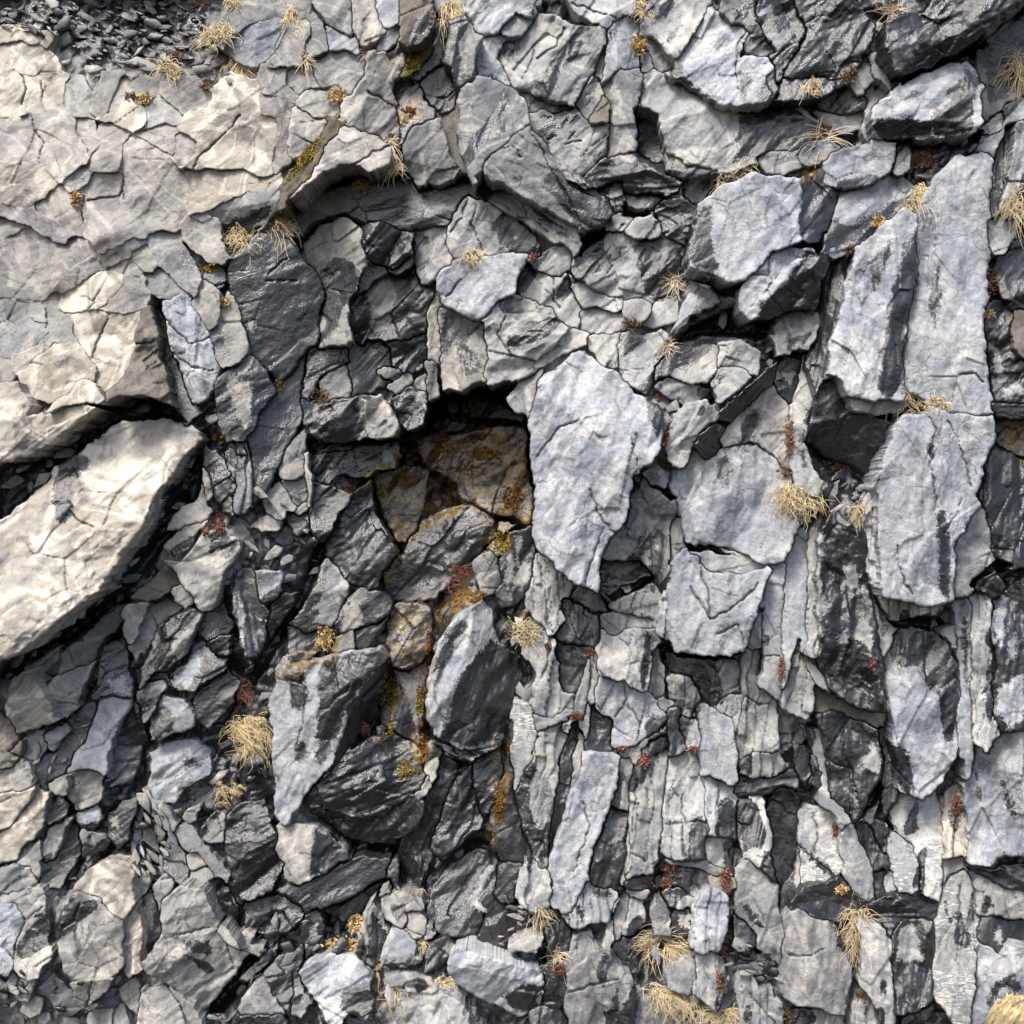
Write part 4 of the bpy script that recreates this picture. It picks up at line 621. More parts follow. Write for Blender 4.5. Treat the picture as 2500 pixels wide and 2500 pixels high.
m17;32;104,97 114,90 130,94 140,96 147,100 148,120 150,140 147,160 143,176 142,186 138,196 124,208 112,204 107,190 104,170 104,150 102,130 102,112;50;u/b;d:104,96 114,90 136,94 148,100 149,120 151,146 146,158 144,170 138,166 136,150 134,136 124,126 120,118 110,120 103,113;d:104,170 112,172 118,186 120,200 114,206 106,192;a=80;#two tone big slab|big slab, black at the top and right, pale grey through the middle
m18;32;134,97 148,90 148,118 142,112 138,104;56;g
m19;32;147,82 152,72 156,80 156,110 157,134 158,160 160,184 159,196 153,194 152,170 148,152 150,130 148,110;40;u;d:152,84 155,88 156,134 153,136 152,110;a=88;#slim blue strip|slim blue-grey upright strip with a dark streak in the right third
m20;32;158,72 166,68 171,80 169,96 175,104 173,120 170,131 173,150 175,168 179,180 180,198 164,196 161,180 159,150 158,130;46;b;a=88;#pale beige strip|tall pale beige strip near the right edge below the black wet column
m21;32;172,74 184,62 195,60 195,150 186,160 178,160 174,148 172,131 176,116 170,98;30;d/u;l:176,132 192,124 195,150 184,160 176,150;l:174,84 178,70 182,80 178,104 174,100;l:182,100 188,96 188,112 182,116;r=1.4;#dappled grey wall|dappled dark and pale rock at the right edge mid height
m22;32;162,62 170,58 178,66 185,62 180,70 172,70 164,68;30;d;r=1.6
m23;33;58,-14 66,-18 80,-12 92,-6 97,6 97,24 90,34 85,44 82,54 79,55 74,46 63,38 61,20 59,4;50;w/b;l:84,14 92,4 96,10 95,24 88,22;l:72,34 78,42 82,48 80,40;c:70,2 76,24 82,44;r=1.2;#dark hanging wedge|dark block tapering down to a point in the lower right
m24;33;47,-4 54,0 58,14 60,30 64,42 72,54 74,58 70,62 66,56 58,40 56,20;30;b;a=-75
m25;33;97,-6 102,-12 104,4 108,20 110,36 108,42 102,46 98,34 99,14;4;d;r=.6
m27;33;1,16 8,10 18,10 26,12 30,20 28,26 18,28 8,28 2,24;36;g;r=1.5;#rough greenish lump|rough greenish-grey lump above a layered ledge, lower right
m27b;33;2,28 14,28 30,24 40,26 38,32 24,34 8,38 0,36;10;d;r=2;a=8
m28;33;134,34 146,18 152,16 152,28 144,34 136,42;-20;d
m29;33;42,8 48,12 50,26 46,28 42,24;10;d
m29b;33;48,12 54,18 56,32 50,30;16;g
n1;23;17,-22 28,-20 30,-6 28,16 20,30 17,40 16,30 15,14 17,0;20;b;v;r=.5;a=88;#white veined strip|narrow pale strip with many white level veins, right of the wet spine
n1b;23;20,31 28,15 30,0 32,-6 44,-12 50,-6 48,8 45,24 42,46 38,62 36,78 34,87 30,78 24,62 18,50 17,41;36;b;a=80;#long pale spearhead|long pale spearhead slab pointing down, bottom centre
n1c;22;28,150 40,153 50,146 54,150 44,158 34,162 29,160;30;g;a=20;r=1.8
n1d;22;30,164 44,158 52,154 50,162 40,166 32,170;30;b;a=20
n2;23;44,28 48,8 53,-8 57,0 54,20 49,42 46,58 42,70 37,82 40,60;4;d;r=1.8;a=75
n2b;23;58,-2 62,-8 62,6 58,24 53,40 55,20;10;b;a=78
n3;23;43,78 48,59 52,45 60,29 62,15 68,9 80,13 86,17 84,30 80,44 74,57 70,73 64,90 60,100 58,112 50,120 44,114 40,104 41,90;50;u/b;a=70;r=.8;c:62,44 66,60 56,90;#pale leaf column|long pale blue-grey leaf shaped column, bottom centre right
n3c;23;66,92 70,74 76,57 84,47 92,50 90,66 88,84 86,104 80,100 70,98;24;d/g;r=1.4;a=70
n3d;23;58,112 62,101 76,104 80,101 84,108 78,122 66,122 56,125 50,121;30;u;d:65,100 80,100 82,107 72,108
n4;23;86,18 92,17 92,30 91,48 84,47 86,34;14;b;a=85
n5;23;93,36 98,20 106,15 116,11 115,28 112,50 110,70 108,84 104,92 96,94 90,94 92,80 94,60;36;b;a=82;c:98,28 96,50 94,76;c:104,34 106,46;c:94,78 104,84;#cracked pale column|pale cracked column between two black gaps, lower right of centre
n5b;23;88,92 92,66 93,50 95,66 93,80 90,96 86,104;24;b;a=82
n5c;23;100,8 106,0 116,-6 118,4 114,10 104,13;20;g
n6;23;117,46 122,20 128,14 136,14 140,20 142,40 144,60 143,80 134,82 124,84 118,76 117,60;40;b;a=86;c:129,36 128,50 131,58 140,54;c:118,58 128,58;c:128,60 130,80;c:122,34 126,40;#jigsaw cracked column|pale column broken into jigsaw pieces by dark cracks
n7;23;144,28 150,28 158,30 162,40 161,56 160,66 156,68 148,66 146,50;36;u;a=88
n7b;23;146,69 158,69 156,78 160,88 150,86 147,78;24;b
n8;23;120,94 126,88 136,86 142,90 144,98 138,107 134,106 130,100 124,100;16;b
n8b;23;119,106 124,101 131,101 136,108 130,114 122,112;26;b;#pale ringed stone|round pale stone with a white rim among rusty plants
n8c;23;124,86 134,84 144,84 152,88 160,92 152,92 140,89 128,90;30;g;a=-5
n8d;23;146,96 156,95 160,98 156,101 147,99;24;B
n9;23;138,121 142,105 150,101 156,110 156,126 152,142 144,146 138,138 136,128;40;u;r=1.5;a=85;#rough blue stub|rough blue-grey stub right of the spiky straw tuft
n10;23;92,100 104,96 106,100 100,103 94,103;20;d
n10b;23;92,105 104,103 102,106 94,108;16;g
n11;23;82,120 88,105 92,108 90,124 84,132 82,130;10;g
n11b;23;90,128 96,108 100,112 99,124 92,134;10;b
n11c;23;76,146 82,122 84,108 86,110 80,130 77,146;24;b;a=75
n12;23;110,120 114,110 118,118 122,118 120,130 112,130;10;g
n12b;23;122,118 132,116 136,122 134,130 126,134 122,128;6;d/g;l:126,120 134,120 134,128 128,128
n13;33;2,90 8,86 16,92 26,102 24,114 28,124 30,132 26,148 16,140 10,132 4,120 2,110;36;g;d:2,110 14,120 20,130 8,126;a=75;#grey-brown block|grey-brown block above a layered dark ledge, lower right
n13b;33;2,122 6,120 14,134 8,140 2,134;30;d
n14;33;2,50 4,44 13,40 14,50 20,58 23,76 25,94 20,90 8,80 2,64;30;b;a=80
n14b;33;24,44 30,36 38,44 38,70 36,90 30,98 26,92 24,76 22,60;-10;w/k;a=85;#black upright slot rock|dark brown-black upright rock beside a veined pale panel
n14c;33;35,94 40,72 42,80 41,98 36,112 32,114;10;b;a=80
n15;33;42,52 52,50 66,50 68,68 70,88 62,94 52,98 43,102 42,80;4;b;v;r=.6;c:42,74 54,84 66,94;c:52,52 54,64 52,80;d:42,73 46,74 66,92 64,95 50,84;#veined pale panel|pale panel with white veins crossed by a black diagonal
n15b;33;68,50 72,58 78,62 82,72 90,84 90,98 91,110 88,118 82,108 76,94 70,76;30;b;a=-80;#pale sliding strip|pale strip leaning right beside the veined pale panel
n16;33;80,62 88,60 96,70 100,80 96,92 92,90 86,76;16;d/g;r=1.6
n16b;33;90,57 96,60 100,70 100,79 95,72;16;g
n16c;33;92,94 98,84 98,104 92,110 91,102;6;d
n17;33;106,44 112,38 124,44 134,36 138,50 138,74 138,96 136,112 128,108 126,94 122,82 118,75 110,66 108,58;6;b;v;r=.5;#upper white veined panel|pale panel with white level veins under the two tone big slab
n17b;33;104,70 108,68 116,75 121,82 123,92 118,106 110,104 106,96;16;b;v;r=.5
n17c;33;100,96 104,92 107,104 102,105;10;b
n18;33;140,100 146,94 152,90 158,94 160,120 160,150 159,180 156,194 148,188 138,176 134,160 132,140 136,118;24;b;v;r=.5;c:150,100 150,130 147,150;#tall white veined column|tall column crossed by dense white level veins near the bottom right
n18b;33;140,36 146,26 152,38 155,70 154,80 140,82 138,60;10;B;d:146,40 152,40 152,52 146,64 142,50;r=.7
n18c;33;140,84 152,82 154,88 146,93 140,97;6;g
n19;33;154,30 160,6 170,0 195,-2 195,80 182,78 172,80 170,88 160,86 156,70;44;u;d:171,84 178,75 195,81 195,90 172,90;d:178,28 186,40 192,52 186,54 180,42;r=1.3;a=85;d:160,20 164,36 166,46 160,38;#mottled blue wall|mottled blue-grey rock wall at the lower right edge
n19b;33;158,92 170,98 184,104 195,110 195,120 184,122 172,118 162,118 160,106;24;b
n19c;33;156,86 172,90 195,90 195,100 176,98 164,92;30;d;r=1.6;a=-8
n20;33;160,141 168,142 178,148 186,141 195,146 195,197 160,197 161,170;36;u;d:168,178 174,164 186,160 192,170 188,172 178,166 172,182;#bottom corner slab|pale blue-grey slab behind the round straw mound in the corner
n20b;33;162,126 176,122 195,128 195,144 184,138 176,146 166,139;10;d/b;l:174,130 178,128 178,140 175,140
n21;33;34,124 42,117 48,122 60,124 66,136 72,148 74,164 70,180 66,186 58,184 50,182 42,178 34,172 31,164 33,148;60;g;r=.8;c:34,146 48,148 60,142;d:62,122 68,126 74,146 68,140;#mid grey block|mid grey block with a slanting lower edge and black earth on top, bottom right
n22;33;86,126 96,124 102,136 104,156 106,176 102,190 94,178 86,166 87,146;50;b;a=85;#light upright block|light grey upright block right of a hanging straw tuft
n23;33;104,150 107,134 112,123 124,122 132,126 132,150 128,176 118,186 108,184 106,170;50;w/b;l:110,130 118,124 122,136 124,150 114,152 108,148;r=1.4;#black pocked block|black pocked block with a pale upper patch in the bottom right
n24;33;36,112 44,101 58,97 74,101 84,110 100,108 106,104 120,107 134,113 135,122 124,124 112,122 102,134 92,122 84,118 60,121 48,119 42,116;30;d;r=1.5;a=0;#black earth ledge|ledge of crumbly black earth lying across the lower right blocks
n25;33;2,166 6,160 12,172 22,172 26,180 27,197 8,197 4,180;40;b;c:8,172 18,184 26,194
n26;23;50,164 56,156 66,150 78,146 84,150 90,160 94,170 92,182 92,197 56,197 54,184;70;g/b;c:52,172 70,166 86,163;k:88,158 54,170 -.2;#bottom pale boulder|pale grey boulder with a flat bright top at the bottom edge, centre
n27;23;36,158 44,158 50,166 48,176 40,182 36,180;10;d
n28;23;30,186 36,182 44,186 50,193 46,198 30,196;30;d/b
n29;23;56,136 64,134 66,140 60,150 52,158 54,146;10;g
n30;23;82,142 92,134 96,144 96,156 91,158 86,150;4;d
n31;23;120,158 130,150 137,150 139,164 132,170 122,166;16;g
n31b;23;138,150 148,148 154,152 156,170 152,180 142,174 137,170;24;b;a=80
n32;23;8,142 20,136 30,138 28,142 14,142;30;g;a=5
n32b;23;38,128 44,122 52,134 50,146 42,148;10;d/b;r=2
n34;33;84,174 90,180 96,197 78,197 80,184;30;b
n35;33;104,190 118,188 130,184 134,197 104,197;20;d
n36;33;36,186 48,184 66,188 72,197 38,197;30;g
"""
TUFTS = """
straw 00 146 23 11 6 a-30
straw 00 113 47 6 8 a-60
straw 00 163 45 10 7 s
red 00 88 65 5 4
red 00 118 37 7 4
red 00 134 3 8 5
red 00 139 58 6 3
leafy 00 51 134 4 6
straw 00 163 164 8 10 a-50
straw 00 185 153 9 12 s
straw 00 156 1 5 5
leafy 00 97 66 5 4
straw 10 31 13 7 8 h
straw 10 136 9 7 10 h
spray 10 83 32 9 6
spray 10 40 38 7 9
leafy 10 62 64 7 5
straw 10 99 114 7 9 h
leafy 10 78 123 6 5
ledge 10 40 106 22 4 a-50
leafy 10 23 146 10 8
straw 10 152 172 6 5
moss 10 113 42 8 10
rust 10 110 75 6 4
spray 10 97 93 9 9
spray 10 62 79 4 6
straw 20 101 6 5 6
leafy 20 99 30 5 7
straw 20 165 119 14 3 a-48
red 20 28 173 3 3
red 20 115 98 2 2
spray 30 105 6 15 9
straw 30 52 61 8 6 h
brown 30 76 50 8 6 a-45
stems 30 58 90 26 20
red 30 125 107 12 7
straw 30 121 138 6 13 h
leafy 30 95 149 5 5
brown 30 77 168 5 4
straw 30 190 49 5 12 h
straw 30 189 140 4 14 h
red 30 158 43 5 4
stems 20 134 187 12 12
leafy 01 150 38 4 3
brown 01 188 93 4 7
red 01 148 190 6 6
rust 01 147 129 5 3
moss 01 141 15 8 3
brown 11 48 135 7 6
brown 11 50 102 8 7
red 11 131 129 8 5
moss 11 136 136 7 5
moss 11 109 141 6 3
rust 11 70 163 5 5
rust 11 108 158 8 10
moss 11 92 166 4 8
rust 11 178 170 10 12
rust 11 160 140 16 6
brown 21 95 53 8 6
spray 21 123 22 10 10
spray 21 119 66 8 9
red 21 117 128 3 8
red 21 114 146 2 4
red 21 112 103 2 3
straw 31 117 105 8 12 h
straw 31 135 109 8 8 a-45
red 31 35 130 4 16
brown 31 34 152 8 5
ball 31 42 171 12 15
brown 31 63 148 9 5
red 31 59 178 5 4
straw 31 84 184 6 8 h
red 31 171 25 6 12
leafy 31 168 46 5 3
red 02 147 19 5 6
red 02 138 27 3 3
red 02 157 101 4 4
hairred 02 165 136 9 12
hair 02 171 166 17 22
leafy 02 64 122 2 5
tangle 12 145 60 11 11
moss 12 98 136 8 16
leafy 12 53 98 6 8
brown 12 93 106 5 4
straw 22 23 96 9 9 a-60
brown 12 56 116 5 3
red 12 80 160 4 6
moss 12 96 160 5 6
rust 12 123 105 2 20
moss 12 117 140 3 16
moss 12 172 34 7 10
rust 12 155 70 8 5
red 22 38 104 3 3
red 22 67 108 4 5
red 22 57 151 5 4
red 22 88 173 4 2
red 22 136 174 5 3
red 22 103 183 4 4
red 32 30 120 3 12
red 32 91 116 3 5
hair 03 150 40 7 10
hair 03 158 38 6 7
leafy 13 75 126 6 7
leafy 13 65 141 12 6
straw 13 111 104 7 2
straw 13 100 176 5 10 h
straw 13 118 143 4 8 h
straw 13 90 156 2 6 h
straw 13 135 164 7 3
moss 13 108 22 9 8
rust 13 170 45 4 20
rust 13 120 4 3 16
straw 23 34 121 4 10 h
spray 23 44 145 8 12
red 23 46 156 6 5
spiky 23 115 138 19 16
straw 23 110 171 11 5 a20
straw 23 122 178 12 6 a-15
straw 23 133 180 10 5 a25
straw 23 157 189 12 6
red 23 121 88 7 5
red 23 158 96 5 9
red 23 104 14 4 5
red 23 156 141 4 9
red 23 153 163 2 10
red 23 106 96 4 3
red 23 117 98 5 4
straw 33 80 134 6 16 h
leafy 33 70 103 4 3
mound 33 188 186 18 14
brown 33 34 187 4 8 
brown 33 84 173 6 3
red 33 148 46 4 10
red 33 66 62 2 6
"""
PITS = [
 ('21', '124,66 134,56 146,50 158,44 175,36 190,50 193,58 178,62 160,60 140,60 128,64', 80), ('21', '132,16 150,24 160,28 172,26 178,30 170,34 156,33 146,27 138,22', 50),
 ('20', '56,156 74,154 90,152 78,160 66,168 60,172', 50), ('20', '86,132 94,138 104,142 114,148 104,146 90,146', 40), ('10', '30,142 46,120 56,118 66,113 78,114 90,120 74,124 52,130 40,138 32,152', 80),
 ('10', '32,160 46,150 64,145 57,150 44,158 36,168', 50), ('11', '122,106 132,101 146,98 158,94 172,92 184,92 176,104 188,114 186,122 160,118 126,128 112,125', 60),
 ('11', '58,136 82,132 100,130 106,126 112,128 104,148 90,156 84,152 98,150 102,138 80,134', 60), ('31', '70,120 80,114 110,114 106,124 100,140 96,128 90,118', 20),
 ('32', '100,86 118,86 134,86 146,77 148,92 136,94 120,92 106,90', 70), ('22', '124,110 168,111 168,117 126,115', 50), ('21', '106,162 126,164 143,160 140,168 120,171', 40),
 ('33', '134,34 146,20 152,18 148,30 138,42', 50), ('33', '96,28 88,40 82,56 92,44 98,34', 50), ('03', '166,148 160,160 150,170 142,182 150,184 164,170 184,152', 70),
 ('12', '52,34 48,40 36,70 16,100 2,126 6,128 20,104 40,76 54,40', 50), ('12', '98,113 96,126 88,150 70,176 54,194 60,194 78,170 92,154 100,130', 30), ('12', '119,160 126,172 150,184 150,178 130,168 122,156', 40),
 ('13', '60,112 74,105 88,97 100,93 98,100 84,108 64,120', 60), ('13', '48,58 66,68 76,72 100,74 100,80 80,82 72,80 58,66', 50), ('02', '101,78 113,78 100,100 94,110 88,104 95,94', 40),
 ('02', '74,92 84,87 83,92 76,110 66,118 66,112', 30), ('02', '52,140 60,124 66,114 70,118 62,134 54,144', 30), ('00', '150,161 176,152 170,160 156,172', 40), ('22', '130,36 138,35 152,38 164,44 174,52 160,44 146,40 134,40', 40),
 ('22', '76,68 90,62 106,56 110,58 104,64 92,68 84,74', 30), ('32', '154,58 164,50 176,46 186,50 176,54 166,58 158,66', 30), ('20', '97,78 106,78 112,92 116,104 104,106', 30), ('30', '108,50 128,44 150,34 166,24 168,32 152,42 134,48 112,58', 50),
 ('30', '96,92 122,95 150,92 166,88 160,98 140,100 120,100', 40), ('30', '50,172 58,150 66,130 68,134 60,158 56,172', 30),
 ('01', '0,152 44,112 66,108 82,103 100,101 118,108 126,119 110,115 82,117 58,133 36,150 22,165 0,200', 70), ('02', '140,-38 128,-20 100,20 68,70 30,100 2,116 0,126 20,122 50,96 80,72 112,34 134,2', 60), ('11', '112,124 150,122 172,116 188,120 193,165 188,192 140,210 110,215 90,190 84,156', 60), ('20', '30,4 46,2 56,8 68,15 74,17 66,17 56,16 44,10 34,8', 10)]
ZONES = [
 ('00', '0,0 140,0 136,18 126,38 108,50 86,43 62,45 48,34 36,24 0,20', 150, (9, 38), 20, 'ddddgwgg', 'thin dark slate chip in the rubble band along the top left edge', 'slate chips in the top left rubble band', 'slate_chip'),
 ('00', '112,38 124,30 138,40 158,42 156,54 146,58 126,52 112,48', 14, (12, 30), 20, 'gbb', 'grey shard among the straw tufts right of the top left rubble', 'shards among the top left straw tufts', 'stone_shard'),
 ('03', '97,42 106,46 117,66 112,74 110,90 92,92 89,66', 32, (18, 44), 62, 'bbuu', 'silvery slate splinter in the fan of splinters above the shield boulder', 'slate splinters in the lower left fan', 'slate_splinter'),
 ('03', '0,158 24,158 30,176 60,190 60,193 0,193', 12, (10, 28), 30, 'bbgd', 'small stone in the rubble at the bottom left corner', 'stones in the bottom left corner rubble', 'rubble_stone'),
 ('13', '0,108 40,122 52,146 36,150 20,150 0,150', 14, (12, 30), -40, 'ggdb', 'grey stone in the dark rubble left of the glinting blue block', 'stones in the rubble by the glinting blue block', 'rubble_stone'),
 ('33', '0,136 28,150 30,166 10,162 0,160', 16, (12, 30), 10, 'dgg', 'flat layered shard under the grey-brown block', 'layered shards under the grey-brown block', 'slate_chip'),
 ('12', '0,-4 12,-10 34,2 44,8 44,22 52,36 48,52 20,54 0,50', 16, (12, 36), 30, 'ggddb', 'grey shard in the dark rubble left of the downward wet spear', 'shards in the rubble left of the wet spear', 'stone_shard'),
 ('23', '8,104 36,114 44,122 40,136 20,136 6,140', 22, (9, 24), 20, 'bggd', 'small pale stone in the rubble under the pale nub', 'stones in the rubble under the pale nub', 'rubble_stone'),
 ('31', '62,152 95,156 94,190 64,184', 15, (12, 30), -50, 'uggb', 'pale shard heaped between the straw ball and the bright blue-grey slab', 'shards heaped beside the big straw ball', 'stone_shard'),
 ('12', '0,150 10,160 18,176 30,190 10,193 0,180', 8, (12, 26), 50, 'dg', 'dark shard beside the blotchy blade rock', 'shards beside the blotchy blade rock', 'stone_shard'),
 ('23', '150,140 190,140 193,160 165,160', 10, (14, 34), 5, 'dg', 'dark flat shard in the layered dark ledge near the bottom right', 'flat shards in the dark lower ledge', 'slate_chip'),
 ('02', '50,196 60,150 40,190 20,196 14,178 26,164 40,172', 8, (10, 26), -60, 'gb', 'grey shard left of the bright leaf slab', 'shards left of the bright leaf slab', 'stone_shard'),
]
DARKBED = [('00', '-20,-20 150,-20 140,10 128,30 110,44 86,38 60,40 46,28 30,18 -20,18'), ('02', '50,92 66,70 100,30 112,20 100,66 84,74 60,120 20,126 10,116')]
RUST = [('11', '108,124 150,120 190,120 196,190 150,178 126,190 112,205 96,200 84,172 80,152 96,142'), ('12', '84,-20 96,10 112,34 96,64 90,56 98,36 86,8'), ('12', '158,16 180,20 178,42 160,44'),
 ('12', '92,80 110,72 128,74 150,60 160,72 142,80 126,96 118,116 106,122 94,122 90,100'), ('12', '118,96 128,90 126,120 122,180 114,184 116,140'), ('12', '92,118 102,118 104,150 90,176 84,160'), ('12', '30,110 60,96 64,112 40,120 12,136 8,124'),
 ('13', '162,2 178,4 178,40 172,68 164,72 166,34'), ('12', '180,74 196,78 190,98 182,92'), ('31', '172,116 195,116 195,150 182,146'), ('10', '100,66 116,64 116,80 104,84'), ('30', '40,110 60,108 60,124 44,124')]
def hash_s(s):
    n = 7
    for ch in s: n = (n * 131 + ord(ch)) % 1000003
    return n
# ---------------------------------------------------------------- the traced rocks
def pts(tile, txt):
    ox, oy = int(tile[0]) * 600, int(tile[1]) * 600
    return [(ox + float(a) * 3.6232, oy + float(b) * 3.6232) for a, b in (p.split(',') for p in txt.split())]

G = 3.0                                       # mesh spacing in traced pixels
rocks = []
for line in ROCKS.strip().splitlines():
    q = [x.strip() for x in line.split(';')]
    r = dict(id=q[0], P=np.array(pts(q[1], q[2])), dh=float(q[3]), g=(0, 0), r=1., a=None, d=[], l=[], c=[], k=[], p=None, v=0, x=14., short=None, label=None)
    m = q[4].split('/'); r['wetbase'] = m[0] in 'dw'; r['gloss'] = m[0]
    r['mat'] = m[1] if (r['wetbase'] and len(m) > 1) else ('n' if r['wetbase'] else m[0])
    if r['wetbase'] and r['mat'] == 'g': r['mat'] = 'n'
    for o in q[5:]:
        if not o: continue
        if o[0] == '#': r['short'], r['label'] = o[1:].split('|')
        elif o[:2] in ('d:', 'l:', 'c:'): r[o[0]].append(pts(q[1], o[2:]))
        elif o[:2] == 'k:':
            t = o[2:].split(); a, b = t[0], t[1]
            if len(t) == 2: b, s = t[1].rsplit(',', 1)
            else: s = t[2]
            r['k'].append((*pts(q[1], a), *pts(q[1], b), float(s)))
        elif o[:2] == 'g=': r['g'] = tuple(float(x) for x in o[2:].split(','))
        elif o[:2] == 'r=': r['r'] = float(o[2:])
        elif o[:2] == 'a=': r['a'] = float(o[2:])
        elif o[:2] == 'p=': r['p'] = o[2:].split(',')
        elif o[:2] == 'x=': r['x'] = float(o[2:])
        elif o == 'v': r['v'] = 1
    P = r['P']                                # rocks cut by the picture's edge carry on past it
    P[P < 14] = -58; P[P > 2486] = 2558
    x, y = P[:, 0], P[:, 1]
    ar = .5 * (np.dot(x, np.roll(y, -1)) - np.dot(y, np.roll(x, -1)))
    if ar < 0: r['P'] = P = P[::-1].copy()
    r['area'] = abs(ar); r['c0'] = P.mean(0)
    cu, cv = r['c0']
    if r['a'] is None: r['a'] = 35 if cu < 850 else (84 if cu > 1250 and cv > 1150 else 48)
    if r['mat'] == 'b' and cu > 1150: r['mat'] = 'n'
    r['tone'] = random.Random(hash_s(r['id']) + 5).uniform(.86, 1.14)
    r['calm'] = r['mat'] in 'Bbg' and cu < 720 and cv < 1000 and r['x'] > 10
    if r['calm']: r['r'] *= .55; r['dh'] *= .4
    if r['x'] > 10: r['x'] = 7. if (cv > 1500 and cu < 1250) or (250 < cu < 1250 and cv > 900) else 14.
    rocks.append(r)
byid = {r['id']: r for r in rocks}

def plane(r, U, V):
    cu, cv = r['c0']; rng = random.Random(hash_s(r['id']))
    f0 = field(cu, cv); gu = (field(cu + 60, cv) - field(cu - 60, cv)) / 120; gv = (field(cu, cv + 60) - field(cu, cv - 60)) / 120
    t = .03 if r['calm'] else .15 if r['area'] < 60000 else .05
    gx = r['g'][0] + rng.uniform(-t, t); gz = r['g'][1] + rng.uniform(-t, t) - .10
    h = f0 + r['dh'] + (gu * .6 + gx) * (U - cu) + (gv * .6 - gz) * (V - cv)
    for (x0, y0), (x1, y1), s in r['k']:
        dx, dy = x1 - x0, y1 - y0; L = math.hypot(dx, dy)
        side = (dx * (V - y0) - dy * (U - x0)) / L
        h = h - abs(s) * np.maximum(0, side if s > 0 else -side)
    return h

HS, HM = 6.0, 900                              # front-height raster: cell size and margin, traced pixels
HN = int((2500 + 2 * HM) / HS)
FRONT = np.full((HN, HN), -1e3)
def front_at(u, v):
    i = np.clip(((np.asarray(v) + HM) / HS).astype(int), 1, HN - 2); j = np.clip(((np.asarray(u) + HM) / HS).astype(int), 1, HN - 2)
    return FRONT[i, j]

def new_mesh(name, co, quads, mat, attrs=None, tris=None, smooth=True):
    me = bpy.data.meshes.new(name)
    nq = len(quads); ntr = 0 if tris is None else len(tris)
    loops = np.concatenate([np.asarray(quads, np.int32).reshape(-1)] + ([np.asarray(tris, np.int32).reshape(-1)] if ntr else []))
    me.vertices.add(len(co)); me.vertices.foreach_set('co', np.asarray(co, np.float32).reshape(-1))
    me.loops.add(len(loops)); me.loops.foreach_set('vertex_index', loops)
    me.polygons.add(nq + ntr)
    st = np.concatenate([np.arange(nq) * 4, nq * 4 + np.arange(ntr) * 3]).astype(np.int32)
    me.polygons.foreach_set('loop_start', st)
    me.update(calc_edges=True); me.validate()
    if smooth: me.polygons.foreach_set('use_smooth', np.ones(len(me.polygons), bool))
    for k, v in (attrs or {}).items():
        at = me.attributes.new(k, 'FLOAT', 'POINT'); at.data.foreach_set('value', np.asarray(v, np.float32))
    me.materials.append(mat)
    return me

def rust_at(u, v):
    out = np.full(np.shape(u), -60.)
    for q in RUST: out = np.maximum(out, np.clip(sdist(pts(*q), u, v), -60, 60))
    return out

def recentre(o, me, c):
    me.transform(__import__('mathutils').Matrix.Translation(-Vector(c))); o.location = c

GN = int(2640 / G); GUV = np.arange(GN) * G - 70
GU, GV = np.meshgrid(GUV, GUV)
WU = GU + 13 * facet(GU / 46, GV / 46, 61) + 6 * facet(GU / 15, GV / 15, 62) + 2 * vnoise(GU / 6, GV / 6, 66)
WV = GV + 13 * facet(GU / 46, GV / 46, 63) + 6 * facet(GU / 15, GV / 15, 64) + 2 * vnoise(GU / 6, GV / 6, 67)
VOID = np.full((GN, GN), -1e3)
for z in PITS: VOID = np.maximum(VOID, sdist(pts(z[0], z[1]), WU, WV))
BEST = np.full((GN, GN), -1e3); SECOND = np.full((GN, GN), -1e3); OWN = np.full((GN, GN), -1)
def grow(P, E):
    n = len(P); e = np.roll(P, -1, 0) - P; l = np.linalg.norm(e, axis=1, keepdims=True) + 1e-6
    nr = np.stack([e[:, 1], -e[:, 0]], 1) / l; pr = np.roll(nr, 1, 0)
    m = (nr + pr) / np.maximum(1 + (nr * pr).sum(1, keepdims=True), .35)
    return P + m * E
for k_, r in enumerate(rocks):
    lo, hi = r['P'].min(0) - 34, r['P'].max(0) + 34
    j0, i0 = [max(0, int((q + 70) / G)) for q in lo]; j1, i1 = [min(GN, int((q + 70) / G) + 2) for q in hi]
    r['win'] = (slice(i0, i1), slice(j0, j1)); w_ = r['win']
    d = sdist(grow(r['P'], 0. if r['p'] else r['x']), WU[w_], WV[w_]); r['sdf'] = d; r['k_'] = k_
    if r['p']: continue
    b_, s_, o_ = BEST[w_], SECOND[w_], OWN[w_]
    win = d > b_
    SECOND[w_] = np.where(win, b_, np.maximum(s_, d)); OWN[w_] = np.where(win, k_, o_); BEST[w_] = np.where(win, d, b_)

